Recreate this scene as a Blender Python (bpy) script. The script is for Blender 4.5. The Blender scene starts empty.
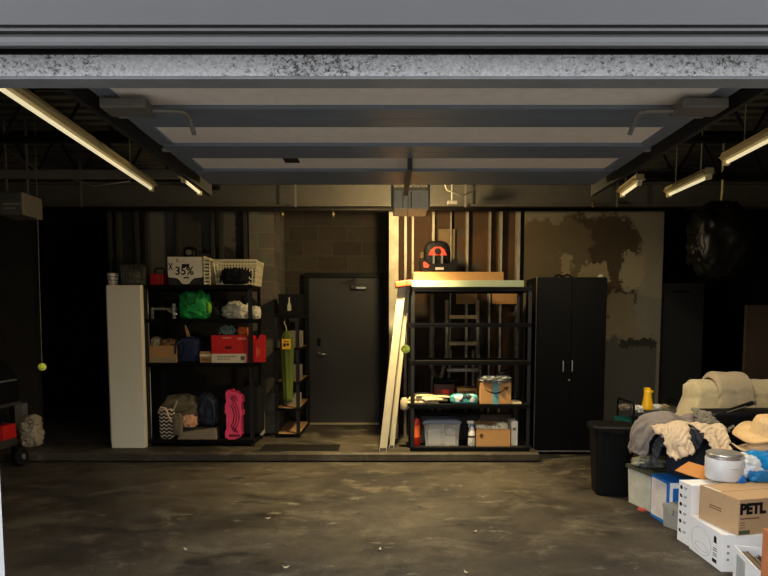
import bpy, bmesh, math, random
from mathutils import Vector, Matrix, Euler, noise
random.seed(11)
SC = bpy.context.scene
COL = SC.collection
R = math.radians
# ------------------------------------------------------------------ camera
F, CX, CY, PIT, EYE = 558.0, 384.0, 361.0, R(4.0), 1.5
cam_d = bpy.data.cameras.new('camera')
cam = bpy.data.objects.new('camera', cam_d); COL.objects.link(cam)
cam.location = (0, 0, EYE); cam.rotation_euler = (R(90) - PIT, 0, 0)
cam_d.sensor_fit = 'HORIZONTAL'; cam_d.sensor_width = 36; cam_d.lens = F / 768 * 36
cam_d.shift_y = (CY - 288) / 768
cam_d.clip_start = 0.05
SC.camera = cam
SC.view_settings.view_transform = 'Standard'; SC.view_settings.look = 'None'
SC.view_settings.gamma = 1; SC.view_settings.use_curve_mapping = False
SC.view_settings.exposure = 0.3

def ray(px, py):
    a, b = (px - CX) / F, (CY - py) / F
    return Vector((a, math.cos(PIT) + b * math.sin(PIT), -math.sin(PIT) + b * math.cos(PIT)))
def at(px, py, Y):            # where the sight line of a photo point meets the upright plane at depth Y
    d = ray(px, py); t = Y / d.y
    return Vector((d.x * t, Y, EYE + d.z * t))
def onz(px, py, z=0.0):       # ... and the level plane at height z
    d = ray(px, py); t = (z - EYE) / d.z
    return Vector((d.x * t, d.y * t, z))
def s(r, g, b):               # sRGB bytes -> linear
    f = lambda c: (c / 255 / 12.92) if c <= 10 else ((c / 255 + .055) / 1.055) ** 2.4
    return (f(r), f(g), f(b), 1)

# ------------------------------------------------------------------ materials
MATS = {}
def N(nt, kind, **kw):
    n = nt.nodes.new(kind)
    for k, v in kw.items():
        if hasattr(n, k): setattr(n, k, v)
        else: n.inputs[k].default_value = v
    return n
def mat(name, c, rough=.6, metal=0, var=.12, scale=12, bump=0.0, bscale=60, alpha=1.0, sheen=0, c2=None, emit=None, estr=0, spec=None):
    if name in MATS: return MATS[name]
    m = bpy.data.materials.new(name); m.use_nodes = True; nt = m.node_tree
    p = nt.nodes['Principled BSDF']; L = nt.links.new
    tc = N(nt, 'ShaderNodeTexCoord')
    nz = N(nt, 'ShaderNodeTexNoise', Scale=scale, Detail=6.0, Roughness=.65)
    L(tc.outputs['Object'], nz.inputs['Vector'])
    mx = N(nt, 'ShaderNodeMix', data_type='RGBA')
    rp = N(nt, 'ShaderNodeMapRange'); rp.inputs[1].default_value = .3; rp.inputs[2].default_value = .7
    L(nz.outputs['Fac'], rp.inputs[0]); L(rp.outputs[0], mx.inputs[0])
    c2 = c2 or tuple(v * (1 - var) for v in c[:3]) + (1,)
    mx.inputs[6].default_value = tuple(min(1, v * (1 + var)) for v in c[:3]) + (1,); mx.inputs[7].default_value = c2
    L(mx.outputs[2], p.inputs['Base Color'])
    p.inputs['Roughness'].default_value = rough; p.inputs['Metallic'].default_value = metal
    if spec is None and max(c[:3]) < .012: spec = .15
    if spec is not None: p.inputs['Specular IOR Level'].default_value = spec
    if alpha < 1: p.inputs['Alpha'].default_value = alpha
    if sheen: p.inputs['Sheen Weight'].default_value = sheen
    if emit:
        p.inputs['Emission Color'].default_value = emit; p.inputs['Emission Strength'].default_value = estr
    if bump:
        n2 = N(nt, 'ShaderNodeTexNoise', Scale=bscale, Detail=5.0)
        L(tc.outputs['Object'], n2.inputs['Vector'])
        bp = N(nt, 'ShaderNodeBump', Strength=bump, Distance=.01)
        L(n2.outputs['Fac'], bp.inputs['Height']); L(bp.outputs[0], p.inputs['Normal'])
    MATS[name] = m
    return m

def floor_mat():
    m = bpy.data.materials.new('stained_concrete'); m.use_nodes = True; nt = m.node_tree
    p = nt.nodes['Principled BSDF']; L = nt.links.new
    geo = N(nt, 'ShaderNodeNewGeometry')
    def ns(scale, detail, rough, lo, hi, mapping=None, dist=0):
        n = N(nt, 'ShaderNodeTexNoise', Scale=scale, Detail=detail, Roughness=rough, Distortion=dist)
        if mapping:
            mp = N(nt, 'ShaderNodeMapping'); mp.inputs['Scale'].default_value = mapping
            L(geo.outputs['Position'], mp.inputs['Vector']); L(mp.outputs[0], n.inputs['Vector'])
        else: L(geo.outputs['Position'], n.inputs['Vector'])
        r = N(nt, 'ShaderNodeMapRange'); r.inputs[1].default_value = lo; r.inputs[2].default_value = hi
        L(n.outputs['Fac'], r.inputs[0]); return r.outputs[0]
    def mix(fac, a, b, mode='MIX'):
        x = N(nt, 'ShaderNodeMix', data_type='RGBA', blend_type=mode)
        if hasattr(fac, 'links'): L(fac, x.inputs[0])
        else: x.inputs[0].default_value = fac
        for v, i in ((a, 6), (b, 7)):
            if hasattr(v, 'links'): L(v, x.inputs[i])
            else: x.inputs[i].default_value = v
        return x.outputs[2]
    c = mix(ns(.7, 8, .6, .38, .62, (1, 1.6, 1), .6), s(48, 40, 30), s(86, 77, 61))
    c = mix(ns(2.1, 12, .74, .52, .62, (1, 1.5, 1), .5), c, s(104, 95, 78))
    c = mix(ns(1.7, 10, .72, .53, .64, (.8, 1.7, 1), .4), c, s(28, 22, 15))
    c = mix(ns(4.2, 12, .78, .59, .66, (.7, 1.6, 1), .3), c, s(150, 142, 124))
    c = mix(ns(90, 4, .7, .35, .65), c, mix(1.0, c, s(150, 145, 135), 'MULTIPLY'))
    L(c, p.inputs['Base Color'])
    rr = N(nt, 'ShaderNodeMapRange'); rr.inputs[3].default_value = .5; rr.inputs[4].default_value = .85
    L(ns(3, 6, .6, .35, .65), rr.inputs[0]); L(rr.outputs[0], p.inputs['Roughness'])
    bp = N(nt, 'ShaderNodeBump', Strength=.35, Distance=.01)
    L(ns(60, 6, .7, 0, 1), bp.inputs['Height']); L(bp.outputs[0], p.inputs['Normal'])
    return m

def masks_mat(name, base, layers, rough=.85, dist=.12, nscale=7):
    """a wall surface with irregular stains or patches of their own: layers = (centre, radii, colour)"""
    m = bpy.data.materials.new(name); m.use_nodes = True; nt = m.node_tree
    p = nt.nodes['Principled BSDF']; L = nt.links.new
    geo = N(nt, 'ShaderNodeNewGeometry')
    nz = N(nt, 'ShaderNodeTexNoise', Scale=nscale, Detail=8.0, Roughness=.7); L(geo.outputs['Position'], nz.inputs['Vector'])
    sub = N(nt, 'ShaderNodeVectorMath', operation='SUBTRACT'); L(nz.outputs['Color'], sub.inputs[0]); sub.inputs[1].default_value = (.5, .5, .5)
    scl = N(nt, 'ShaderNodeVectorMath', operation='SCALE'); L(sub.outputs[0], scl.inputs[0]); scl.inputs['Scale'].default_value = dist * 4
    add = N(nt, 'ShaderNodeVectorMath', operation='ADD'); L(geo.outputs['Position'], add.inputs[0]); L(scl.outputs[0], add.inputs[1])
    n2 = N(nt, 'ShaderNodeTexNoise', Scale=14.0, Detail=8.0, Roughness=.7); L(geo.outputs['Position'], n2.inputs['Vector'])
    def mixc(fac, a, b):
        x = N(nt, 'ShaderNodeMix', data_type='RGBA'); L(fac, x.inputs[0])
        for v, i in ((a, 6), (b, 7)):
            if hasattr(v, 'links'): L(v, x.inputs[i])
            else: x.inputs[i].default_value = v
        return x.outputs[2]
    c = mixc(n2.outputs['Fac'], base, tuple(v * .7 for v in base[:3]) + (1,))
    for ctr, rad, colr in layers:
        a = N(nt, 'ShaderNodeVectorMath', operation='SUBTRACT'); L(add.outputs[0], a.inputs[0]); a.inputs[1].default_value = ctr
        b = N(nt, 'ShaderNodeVectorMath', operation='DIVIDE'); L(a.outputs[0], b.inputs[0]); b.inputs[1].default_value = rad
        ab = N(nt, 'ShaderNodeVectorMath', operation='ABSOLUTE'); L(b.outputs[0], ab.inputs[0])
        pw = N(nt, 'ShaderNodeVectorMath', operation='MULTIPLY'); L(ab.outputs[0], pw.inputs[0]); L(ab.outputs[0], pw.inputs[1])
        ln = N(nt, 'ShaderNodeVectorMath', operation='LENGTH'); L(pw.outputs[0], ln.inputs[0])
        r = N(nt, 'ShaderNodeMapRange'); r.inputs[1].default_value = 1.0; r.inputs[2].default_value = .85
        L(ln.outputs['Value'], r.inputs[0])
        c = mixc(r.outputs[0], c, mixc(n2.outputs['Fac'], tuple(min(1, v * 1.2) for v in colr[:3]) + (1,), tuple(v * .75 for v in colr[:3]) + (1,)))
    L(c, p.inputs['Base Color']); p.inputs['Roughness'].default_value = rough
    bp = N(nt, 'ShaderNodeBump', Strength=.3, Distance=.01); L(n2.outputs['Fac'], bp.inputs['Height']); L(bp.outputs[0], p.inputs['Normal'])
    MATS[name] = m
    return m

def block_mat(name, c, mortar, bw=.4, bh=.2):
    m = bpy.data.materials.new(name); m.use_nodes = True; nt = m.node_tree
    p = nt.nodes['Principled BSDF']; L = nt.links.new
    geo = N(nt, 'ShaderNodeNewGeometry'); sp = N(nt, 'ShaderNodeSeparateXYZ'); L(geo.outputs['Position'], sp.inputs[0])
    ad = N(nt, 'ShaderNodeMath', operation='ADD'); L(sp.outputs[0], ad.inputs[0]); L(sp.outputs[1], ad.inputs[1])
    cb = N(nt, 'ShaderNodeCombineXYZ'); L(ad.outputs[0], cb.inputs[0]); L(sp.outputs[2], cb.inputs[1])
    br = N(nt, 'ShaderNodeTexBrick'); L(cb.outputs[0], br.inputs['Vector'])
    br.inputs['Scale'].default_value = 1; br.inputs['Brick Width'].default_value = bw; br.inputs['Row Height'].default_value = bh
    br.inputs['Mortar Size'].default_value = .006; br.inputs['Bias'].default_value = 0
    br.inputs['Color1'].default_value = c; br.inputs['Color2'].default_value = tuple(v * .6 for v in c[:3]) + (1,); br.inputs['Mortar'].default_value = mortar
    nz = N(nt, 'ShaderNodeTexNoise', Scale=9.0, Detail=8.0); L(geo.outputs['Position'], nz.inputs['Vector'])
    mx = N(nt, 'ShaderNodeMix', data_type='RGBA', blend_type='MULTIPLY'); mx.inputs[0].default_value = .6
    L(br.outputs['Color'], mx.inputs[6]); L(nz.outputs['Color'], mx.inputs[7]); L(mx.outputs[2], p.inputs['Base Color'])
    p.inputs['Roughness'].default_value = .9
    bp = N(nt, 'ShaderNodeBump', Strength=.5, Distance=.01); L(br.outputs['Fac'], bp.inputs['Height']); bp.invert = True; L(bp.outputs[0], p.inputs['Normal'])
    return m

def flaky_mat():
    m = bpy.data.materials.new('flaking_white_paint'); m.use_nodes = True; nt = m.node_tree
    p = nt.nodes['Principled BSDF']; L = nt.links.new
    geo = N(nt, 'ShaderNodeNewGeometry')
    mp = N(nt, 'ShaderNodeMapping'); mp.inputs['Scale'].default_value = (1, 1, 1.3); L(geo.outputs['Position'], mp.inputs[0])
    nz = N(nt, 'ShaderNodeTexNoise', Scale=60.0, Detail=8.0, Roughness=.75, Distortion=.5); L(mp.outputs[0], nz.inputs['Vector'])
    big = N(nt, 'ShaderNodeTexNoise', Scale=2.6, Detail=4.0); L(geo.outputs['Position'], big.inputs['Vector'])
    ad = N(nt, 'ShaderNodeMath', operation='MULTIPLY_ADD'); L(big.outputs['Fac'], ad.inputs[0]); ad.inputs[1].default_value = .38; L(nz.outputs['Fac'], ad.inputs[2])
    r = N(nt, 'ShaderNodeMapRange'); r.inputs[1].default_value = .70; r.inputs[2].default_value = .82; L(ad.outputs[0], r.inputs[0])
    mx = N(nt, 'ShaderNodeMix', data_type='RGBA'); L(r.outputs[0], mx.inputs[0])
    mx.inputs[6].default_value = s(240, 241, 244); mx.inputs[7].default_value = s(58, 56, 54)
    fn = N(nt, 'ShaderNodeTexNoise', Scale=95.0, Detail=6.0, Roughness=.8); L(geo.outputs['Position'], fn.inputs['Vector'])
    fr2 = N(nt, 'ShaderNodeMapRange'); fr2.inputs[1].default_value = .40; fr2.inputs[2].default_value = .62; fr2.inputs[3].default_value = .0; fr2.inputs[4].default_value = .45; L(fn.outputs['Fac'], fr2.inputs[0])
    m2 = N(nt, 'ShaderNodeMix', data_type='RGBA'); L(fr2.outputs[0], m2.inputs[0]); L(mx.outputs[2], m2.inputs[6]); m2.inputs[7].default_value = s(96, 96, 98)
    L(m2.outputs[2], p.inputs['Base Color']); p.inputs['Roughness'].default_value = .8
    bp = N(nt, 'ShaderNodeBump', Strength=1.0, Distance=.012); L(nz.outputs['Fac'], bp.inputs['Height']); bp.invert = True; L(bp.outputs[0], p.inputs['Normal'])
    return m

def stripes_mat(name, ca, cb, axis=2, period=.05, duty=.5, rough=.5, metal=0, zig=0, zper=.03):
    """regular printed or punched pattern in the object's own coordinates"""
    m = bpy.data.materials.new(name); m.use_nodes = True; nt = m.node_tree
    p = nt.nodes['Principled BSDF']; L = nt.links.new
    tc = N(nt, 'ShaderNodeTexCoord'); sp = N(nt, 'ShaderNodeSeparateXYZ'); L(tc.outputs['Object'], sp.inputs[0])
    v = sp.outputs[axis]
    if zig:
        pp = N(nt, 'ShaderNodeMath', operation='PINGPONG'); L(sp.outputs[0], pp.inputs[0]); pp.inputs[1].default_value = zper
        ma = N(nt, 'ShaderNodeMath', operation='MULTIPLY_ADD'); L(pp.outputs[0], ma.inputs[0]); ma.inputs[1].default_value = zig; L(v, ma.inputs[2]); v = ma.outputs[0]
    md = N(nt, 'ShaderNodeMath', operation='FLOORED_MODULO'); L(v, md.inputs[0]); md.inputs[1].default_value = period
    lt = N(nt, 'ShaderNodeMath', operation='LESS_THAN'); L(md.outputs[0], lt.inputs[0]); lt.inputs[1].default_value = period * duty
    mx = N(nt, 'ShaderNodeMix', data_type='RGBA'); L(lt.outputs[0], mx.inputs[0]); mx.inputs[6].default_value = cb; mx.inputs[7].default_value = ca
    L(mx.outputs[2], p.inputs['Base Color']); p.inputs['Roughness'].default_value = rough; p.inputs['Metallic'].default_value = metal
    MATS[name] = m
    return m

# ------------------------------------------------------------------ mesh building
class MB:
    def __init__(self): self.b = bmesh.new()
    def _add(self, vs, fs, M=None):
        vv = [self.b.verts.new(M @ Vector(v) if M else Vector(v)) for v in vs]
        for f in fs:
            try: self.b.faces.new([vv[i] for i in f])
            except ValueError: pass
        return self
    def box(self, lo, hi, M=None, bev=0.0):
        if bev:
            t = bmesh.new()
            bmesh.ops.create_cube(t, size=1)
            for v in t.verts: v.co = Vector([lo[i] + (v.co[i] + .5) * (hi[i] - lo[i]) for i in range(3)])
            bmesh.ops.bevel(t, geom=list(t.edges), offset=bev, segments=2, affect='EDGES', profile=.6)
            t.verts.index_update()
            vs = [v.co.copy() for v in t.verts]; fs = [[v.index for v in f.verts] for f in t.faces]; t.free()
            return self._add(vs, fs, M)
        x0, y0, z0 = lo; x1, y1, z1 = hi
        vs = [(x0,y0,z0),(x1,y0,z0),(x1,y1,z0),(x0,y1,z0),(x0,y0,z1),(x1,y0,z1),(x1,y1,z1),(x0,y1,z1)]
        return self._add(vs, [(0,3,2,1),(4,5,6,7),(0,1,5,4),(1,2,6,5),(2,3,7,6),(3,0,4,7)], M)
    def cbox(self, c, sz, M=None, bev=0.0):
        return self.box([c[i] - sz[i] / 2 for i in range(3)], [c[i] + sz[i] / 2 for i in range(3)], M, bev)
    def tube(self, pts, r, n=8, closed=False, cap=True):
        pts = [Vector(p) for p in pts]; m = len(pts); rings = []; prev = None
        rr = r if isinstance(r, (list, tuple)) else [r] * m
        for i, p in enumerate(pts):
            a = pts[(i - 1) % m] if (closed or i > 0) else p; c = pts[(i + 1) % m] if (closed or i < m - 1) else p
            d = (c - a).normalized()
            if prev is None:
                u = d.cross(Vector((0, 0, 1)))
                if u.length < 1e-3: u = d.cross(Vector((1, 0, 0)))
            else: u = prev - d * prev.dot(d)
            u.normalize(); prev = u; w = d.cross(u)
            rings.append([self.b.verts.new(p + (u * math.cos(2*math.pi*k/n) + w * math.sin(2*math.pi*k/n)) * rr[i]) for k in range(n)])
        for i in range(m if closed else m - 1):
            A, B = rings[i], rings[(i + 1) % m]
            for k in range(n): self.b.faces.new((A[k], A[(k+1) % n], B[(k+1) % n], B[k]))
        if cap and not closed:
            self.b.faces.new(rings[0][::-1]); self.b.faces.new(rings[-1])
        return self
    def lathe(self, prof, n=24, M=None, sq=1.0, caps=True):
        """profile of (radius, z); closed at both ends"""
        vs, fs = [], []
        for r, z in prof:
            for k in range(n):
                a = 2 * math.pi * k / n; vs.append((r * math.cos(a), r * math.sin(a) * sq, z))
        for i in range(len(prof) - 1):
            for k in range(n): fs.append((i*n+k, i*n+(k+1) % n, (i+1)*n+(k+1) % n, (i+1)*n+k))
        if caps: fs.append(tuple(range(n))[::-1]); fs.append(tuple((len(prof)-1)*n+k for k in range(n)))
        return self._add(vs, fs, M)
    def prism(self, poly, y0, y1, M=None, plane='xz'):
        n = len(poly)
        f = {'xz': lambda a, b, t: (a, t, b), 'xy': lambda a, b, t: (a, b, t), 'yz': lambda a, b, t: (t, a, b)}[plane]
        vs = [f(a, b, y0) for a, b in poly] + [f(a, b, y1) for a, b in poly]
        fs = [tuple(range(n)), tuple(range(2*n-1, n-1, -1))] + [(i, n+i, n+(i+1) % n, (i+1) % n) for i in range(n)]
        return self._add(vs, fs, M)
    def blob(self, c, rad, seed=0, amp=.12, fs=3.0, ridge=0.0, flat=None, p=2.6, nu=40, nv=24, M=None):
        """a soft stuffed or crumpled body: superellipsoid with noise folds, flattened underneath"""
        vs, fc = [], []; e = 2 / p
        sg = lambda v: math.copysign(abs(v) ** e, v)
        for j in range(nv + 1):
            t = -math.pi / 2 + math.pi * j / nv
            for i in range(nu):
                a = 2 * math.pi * i / nu
                d = Vector((sg(math.cos(t)) * sg(math.cos(a)), sg(math.cos(t)) * sg(math.sin(a)), sg(math.sin(t))))
                q = d * fs + Vector((seed * 7.3, seed * 3.1, seed * 5.7))
                k = 1 + amp * noise.noise(q) + amp * .6 * noise.noise(q * 2.3)
                if ridge: k += ridge * ((1 - abs(noise.noise(q * 1.3 + Vector((9, 2, 4))) * 2.2)) + .5 * (1 - abs(noise.noise(q * 2.7) * 2.2)) - .8)
                v = Vector((c[0] + d.x * rad[0] * k, c[1] + d.y * rad[1] * k, c[2] + d.z * rad[2] * k))
                if flat is not None and v.z < flat: v.z = flat
                vs.append(v)
        for j in range(nv):
            for i in range(nu): fc.append((j*nu+i, j*nu+(i+1) % nu, (j+1)*nu+(i+1) % nu, (j+1)*nu+i))
        return self._add(vs, fc, M)
    def tray(self, lo, hi, t=.004, M=None):
        """an open-topped box with real wall thickness"""
        x0, y0, z0 = lo; x1, y1, z1 = hi
        self.box((x0, y0, z0), (x1, y1, z0 + t), M)
        self.box((x0, y0, z0 + t), (x1, y0 + t, z1), M); self.box((x0, y1 - t, z0 + t), (x1, y1, z1), M)
        self.box((x0, y0 + t, z0 + t), (x0 + t, y1 - t, z1), M); self.box((x1 - t, y0 + t, z0 + t), (x1, y1 - t, z1), M)
        return self
    def build(self, name, m, parent=None, off=None, smooth=False):
        b = self.b
        bmesh.ops.remove_doubles(b, verts=b.verts, dist=1e-6)
        bmesh.ops.recalc_face_normals(b, faces=b.faces)
        if off is not None: bmesh.ops.translate(b, verts=b.verts, vec=-Vector(off))
        me = bpy.data.meshes.new(name); b.to_mesh(me); b.free()
        if smooth:
            for f in me.polygons: f.use_smooth = True
        me.materials.append(m)
        o = bpy.data.objects.new(name, me); COL.objects.link(o)
        if parent is not None: o.parent = parent
        return o

def tag(o, label=None, cat=None, group=None, kind=None):
    if label: o['label'] = label
    if cat: o['category'] = cat
    if group: o['group'] = group
    if kind: o['kind'] = kind
    return o
def thing(name, loc, label, cat, group=None, rz=0):
    o = bpy.data.objects.new(name, None); COL.objects.link(o)
    o.location = loc; o.rotation_euler = (0, 0, rz); o.empty_display_size = .1
    return tag(o, label, cat, group)
def single(mb, name, m, loc, label, cat, group=None, rz=0, smooth=False, rot=None):
    o = mb.build(name, m, None, None, smooth); o.location = loc
    o.rotation_euler = rot if rot else (0, 0, rz)
    return tag(o, label, cat, group)
def struct(mb, name, m, label=None):
    o = mb.build(name, m); o['kind'] = 'structure'
    return o
def copy_tree(o, parent=None, label=None):
    c = o.copy(); COL.objects.link(c); c.parent = parent
    if label: c['label'] = label
    for ch in list(o.children): copy_tree(ch, c)
    return c
def text(body, size, m, parent, M, name='lettering', bold=0.0, align='LEFT', ext=.0006):
    cu = bpy.data.curves.new(name, 'FONT'); cu.body = body; cu.size = size; cu.extrude = ext; cu.offset = bold; cu.align_x = align
    t = bpy.data.objects.new(name, cu); COL.objects.link(t)
    dg = bpy.context.evaluated_depsgraph_get()
    me = bpy.data.meshes.new_from_object(t.evaluated_get(dg)); me.transform(M)
    bpy.data.objects.remove(t); bpy.data.curves.remove(cu)
    me.materials.clear(); me.materials.append(m); me.name = name
    o = bpy.data.objects.new(name, me); COL.objects.link(o); o.parent = parent
    return o
def FRONT(x, y, z):  # text lying on a face that looks towards -Y
    return Matrix.Translation((x, y, z)) @ Matrix.Rotation(R(90), 4, 'X')
def LEFTF(x, y, z):  # text lying on a face that looks towards -X
    return Matrix.Translation((x, y, z)) @ Matrix.Rotation(R(-90), 4, 'Z') @ Matrix.Rotation(R(90), 4, 'X')

# ---- cloth: garments and sheets fall on temporary stand-ins of what carries them, then keep the fallen shape
def drape(verts, faces, solids, name, m, label, cat, frames=45, thick=.006, mass=.3, bend=.5, group=None, pins=None, sub=1, balls=(), over=(), pressure=0, tension=15):
    me = bpy.data.meshes.new(name); me.from_pydata([tuple(v) for v in verts], [], faces); me.update()
    o = bpy.data.objects.new(name, me); COL.objects.link(o)
    tmp = []
    for lo, hi in solids:
        t = MB(); t.box(lo, hi, bev=.02)
        c = t.build('tmp', mat('tmp', (.5, .5, .5, 1))); cm = c.modifiers.new('c', 'COLLISION')
        c.collision.thickness_outer = .008; c.collision.cloth_friction = 40; tmp.append(c)
    for cc, rr in balls:
        t = MB(); t.blob(cc, rr, 5, amp=.16, fs=2.2, p=2.2)
        c = t.build('tmp', mat('tmp', (.5, .5, .5, 1))); c.modifiers.new('c', 'COLLISION')
        c.collision.thickness_outer = .008; c.collision.cloth_friction = 40; tmp.append(c)
    for q in over:
        c = q.copy(); c.data = q.data.copy(); COL.objects.link(c); c.modifiers.clear(); c.modifiers.new('c', 'COLLISION')
        c.collision.thickness_outer = .012; c.collision.cloth_friction = 30; tmp.append(c)
    if pins:
        vg = o.vertex_groups.new(name='pin'); vg.add(pins, 1.0, 'REPLACE')
    cl = o.modifiers.new('cloth', 'CLOTH'); st = cl.settings
    st.quality = 6; st.mass = mass; st.bending_stiffness = bend; st.tension_stiffness = tension; st.compression_stiffness = tension; st.shear_stiffness = 5
    st.air_damping = 2
    if pins: st.vertex_group_mass = 'pin'
    cl.collision_settings.use_self_collision = True; cl.collision_settings.self_distance_min = .008
    cl.collision_settings.distance_min = .008; cl.collision_settings.collision_quality = 3
    cl.point_cache.frame_start = 1; cl.point_cache.frame_end = frames + 1
    for f in range(1, frames + 1):
        SC.frame_set(f)
    dg = bpy.context.evaluated_depsgraph_get()
    co = [v.co.copy() for v in o.evaluated_get(dg).data.vertices]
    bpy.data.objects.remove(o)
    for c in tmp: bpy.data.objects.remove(c)
    SC.frame_set(1)
    base = Vector((sum(v.x for v in co) / len(co), sum(v.y for v in co) / len(co), min(v.z for v in co)))
    me2 = bpy.data.meshes.new(name); me2.from_pydata([tuple(v - base) for v in co], [], faces); me2.update()
    for f in me2.polygons: f.use_smooth = True
    me2.materials.append(m)
    o = bpy.data.objects.new(name, me2); COL.objects.link(o); o.location = base
    sd = o.modifiers.new('sd', 'SUBSURF'); sd.levels = sub; sd.render_levels = sub
    so = o.modifiers.new('so', 'SOLIDIFY'); so.thickness = thick; so.offset = 1
    return tag(o, label, cat, group)
def sheet(fn, nu, nv, keep=lambda u, v: True):
    """grid of points fn(u, v), u and v in 0..1, with cells outside an outline dropped"""
    idx, vs, fs = {}, [], []
    def g(i, j):
        if (i, j) not in idx: idx[(i, j)] = len(vs); vs.append(Vector(fn(i / nu, j / nv)))
        return idx[(i, j)]
    for j in range(nv):
        for i in range(nu):
            if keep((i + .5) / nu, (j + .5) / nv): fs.append((g(i, j), g(i+1, j), g(i+1, j+1), g(i, j+1)))
    return vs, fs
# ------------------------------------------------------------------ colours used more than once
blk = mat('black_steel', s(15, 15, 16), .45, .1, .15)
dkgrey = mat('dark_grey_paint', s(52, 54, 55), .6, 0, .15)
gal = mat('galvanised_steel', s(150, 148, 140), .45, .6, .2, 20)
silver = mat('brushed_silver', s(205, 203, 198), .28, .8, .1)
white_p = mat('white_plastic', s(222, 220, 212), .45, 0, .05)
kraft = mat('kraft_cardboard', s(176, 132, 82), .85, 0, .08, 30)
kraft2 = mat('pale_cardboard', s(168, 138, 104), .85, 0, .06, 30)
wboard = mat('white_card', s(242, 241, 240), .7, 0, .02)
ink = mat('black_print', s(22, 21, 22), .7, 0, 0)
dark_fab = mat('black_fabric', s(24, 24, 27), .95, 0, .3, 25, .3)
ROOF = 3.35
def lamp(name, kind, loc, energy, col, **kw):
    l = bpy.data.lights.new(name, kind); l.energy = energy; l.color = col
    for k_, v in kw.items(): setattr(l, k_, v)
    o = bpy.data.objects.new(name, l); COL.objects.link(o); o.location = loc
    return o
# ------------------------------------------------------------------ shell
fl = floor_mat()
struct(MB().box((-7, .9, -.12), (6, 10.6, 0)), 'floor', fl)
struct(MB().box((-12, -14, -.16), (12, .9, -.02)), 'driveway', mat('driveway_concrete', s(135, 132, 126), .9, 0, .15, 3))
sm = MB()
sm.prism([(5.93, 0), (9.9, 0), (9.9, .1), (5.91, .1), (5.885, .085), (5.885, .02)], -7, 1.66, plane='yz')
struct(sm, 'floor_slab', fl)
struct(MB().box((-7, 2.3, ROOF), (6, 10.6, ROOF + .1)), 'ceiling', mat('roof_deck', s(84, 81, 75), .8, 0, .3, 4))
struct(MB().box((-14, -14.4, -.16), (14, -14, 7.5)), 'wall_sky_blocker', mat('sky_blocker_brick', s(92, 84, 78), .9, 0, .2, 2))  # unseen wall, added to keep low skylight out of the deep bay
dk = MB()
for i in range(60):
    y = 2.35 + i * .15
    dk.box((-7, y, ROOF - .045), (6, y + .07, ROOF))
struct(dk, 'ceiling_deck', mat('roof_deck', s(46, 45, 43)))
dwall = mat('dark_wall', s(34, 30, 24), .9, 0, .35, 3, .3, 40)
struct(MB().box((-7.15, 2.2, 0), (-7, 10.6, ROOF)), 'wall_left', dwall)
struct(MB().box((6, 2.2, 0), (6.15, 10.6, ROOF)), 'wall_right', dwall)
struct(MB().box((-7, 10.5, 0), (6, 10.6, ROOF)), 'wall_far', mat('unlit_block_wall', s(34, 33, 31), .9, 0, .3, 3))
# front of the building: piers beside the opening, header above it
OL, OR_ = -1.575, 1.84
fr = mat('front_render', s(150, 150, 150), .8, 0, .1)
struct(MB().box((-12, 2.0, -.1), (OL - .1, 2.3, 3.6)).box((OR_ + .1, 2.0, -.1), (12, 2.3, 3.6)), 'wall_front', fr)
jw = mat('jamb_paint', s(205, 210, 215), .5, 0, .05)
struct(MB().box((OL - .1, 1.97, -.02), (OL, 2.25, 2.9)), 'trim_1', jw)
struct(MB().box((OR_, 1.97, -.02), (OR_ + .1, 2.25, 2.9)), 'trim_2', jw)
fm = MB()
zz = [(2.0, 3.6), (2.0, 2.523), (2.012, 2.520), (2.012, 2.513), (2.0, 2.510), (2.0, 2.502), (2.014, 2.498), (2.014, 2.482),
      (2.0, 2.480), (1.990, 2.476), (1.972, 2.452), (1.972, 2.440), (1.978, 2.436), (1.986, 2.436), (2.0, 2.46), (2.06, 2.56), (2.06, 3.6)]
fm.prism(zz, -12, 12, plane='yz')
struct(fm, 'trim_3', mat('fascia_metal', s(53, 52, 53), .55, .1, .06, 6))
struct(MB().box((-12, 2.06, 2.60), (12, 2.09, 3.6)), 'trim_4', mat('soffit_dark', s(18, 18, 18)))
struct(MB().box((-12, 2.09, 2.390), (12, 2.17, 3.45)), 'wall_header', flaky_mat())
struct(MB().box((-12, 2.09, 2.379), (12, 2.17, 2.389)), 'trim_11', mat('lintel_plate', s(120, 122, 124), .5, .2, .15, 6))
struct(MB().box((-12, 2.0, 3.45), (12, 10.6, 3.7)), 'roof', mat('roof_deck', s(46, 45, 43)))

struct(MB().box((-12, 2.078, at(384, 53.6, 2.08).z), (12, 2.0895, 2.6)), 'trim_13', mat('gap_shade_black', s(7, 7, 7), .8))  # black strip painting in the shade of the gap below the fascia
# back walls
blockm = block_mat('grey_block', s(80, 73, 60), s(90, 82, 68))
DX0, DX1, DZ = -1.02, -.065, 2.10
bw = MB()
bw.box((-1.62, 7.70, 0), (DX0 - .06, 7.85, ROOF)).box((DX1 + .06, 7.70, 0), (.10, 7.85, ROOF)).box((DX0 - .06, 7.70, DZ + .06), (DX1 + .06, 7.85, ROOF))
struct(bw, 'wall_back', blockm)
struct(MB().box((-1.66, 6.95, .1), (-1.36, 7.70, ROOF)), 'wall_pier', block_mat('painted_block', s(132, 126, 112), s(140, 134, 120)))
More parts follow.
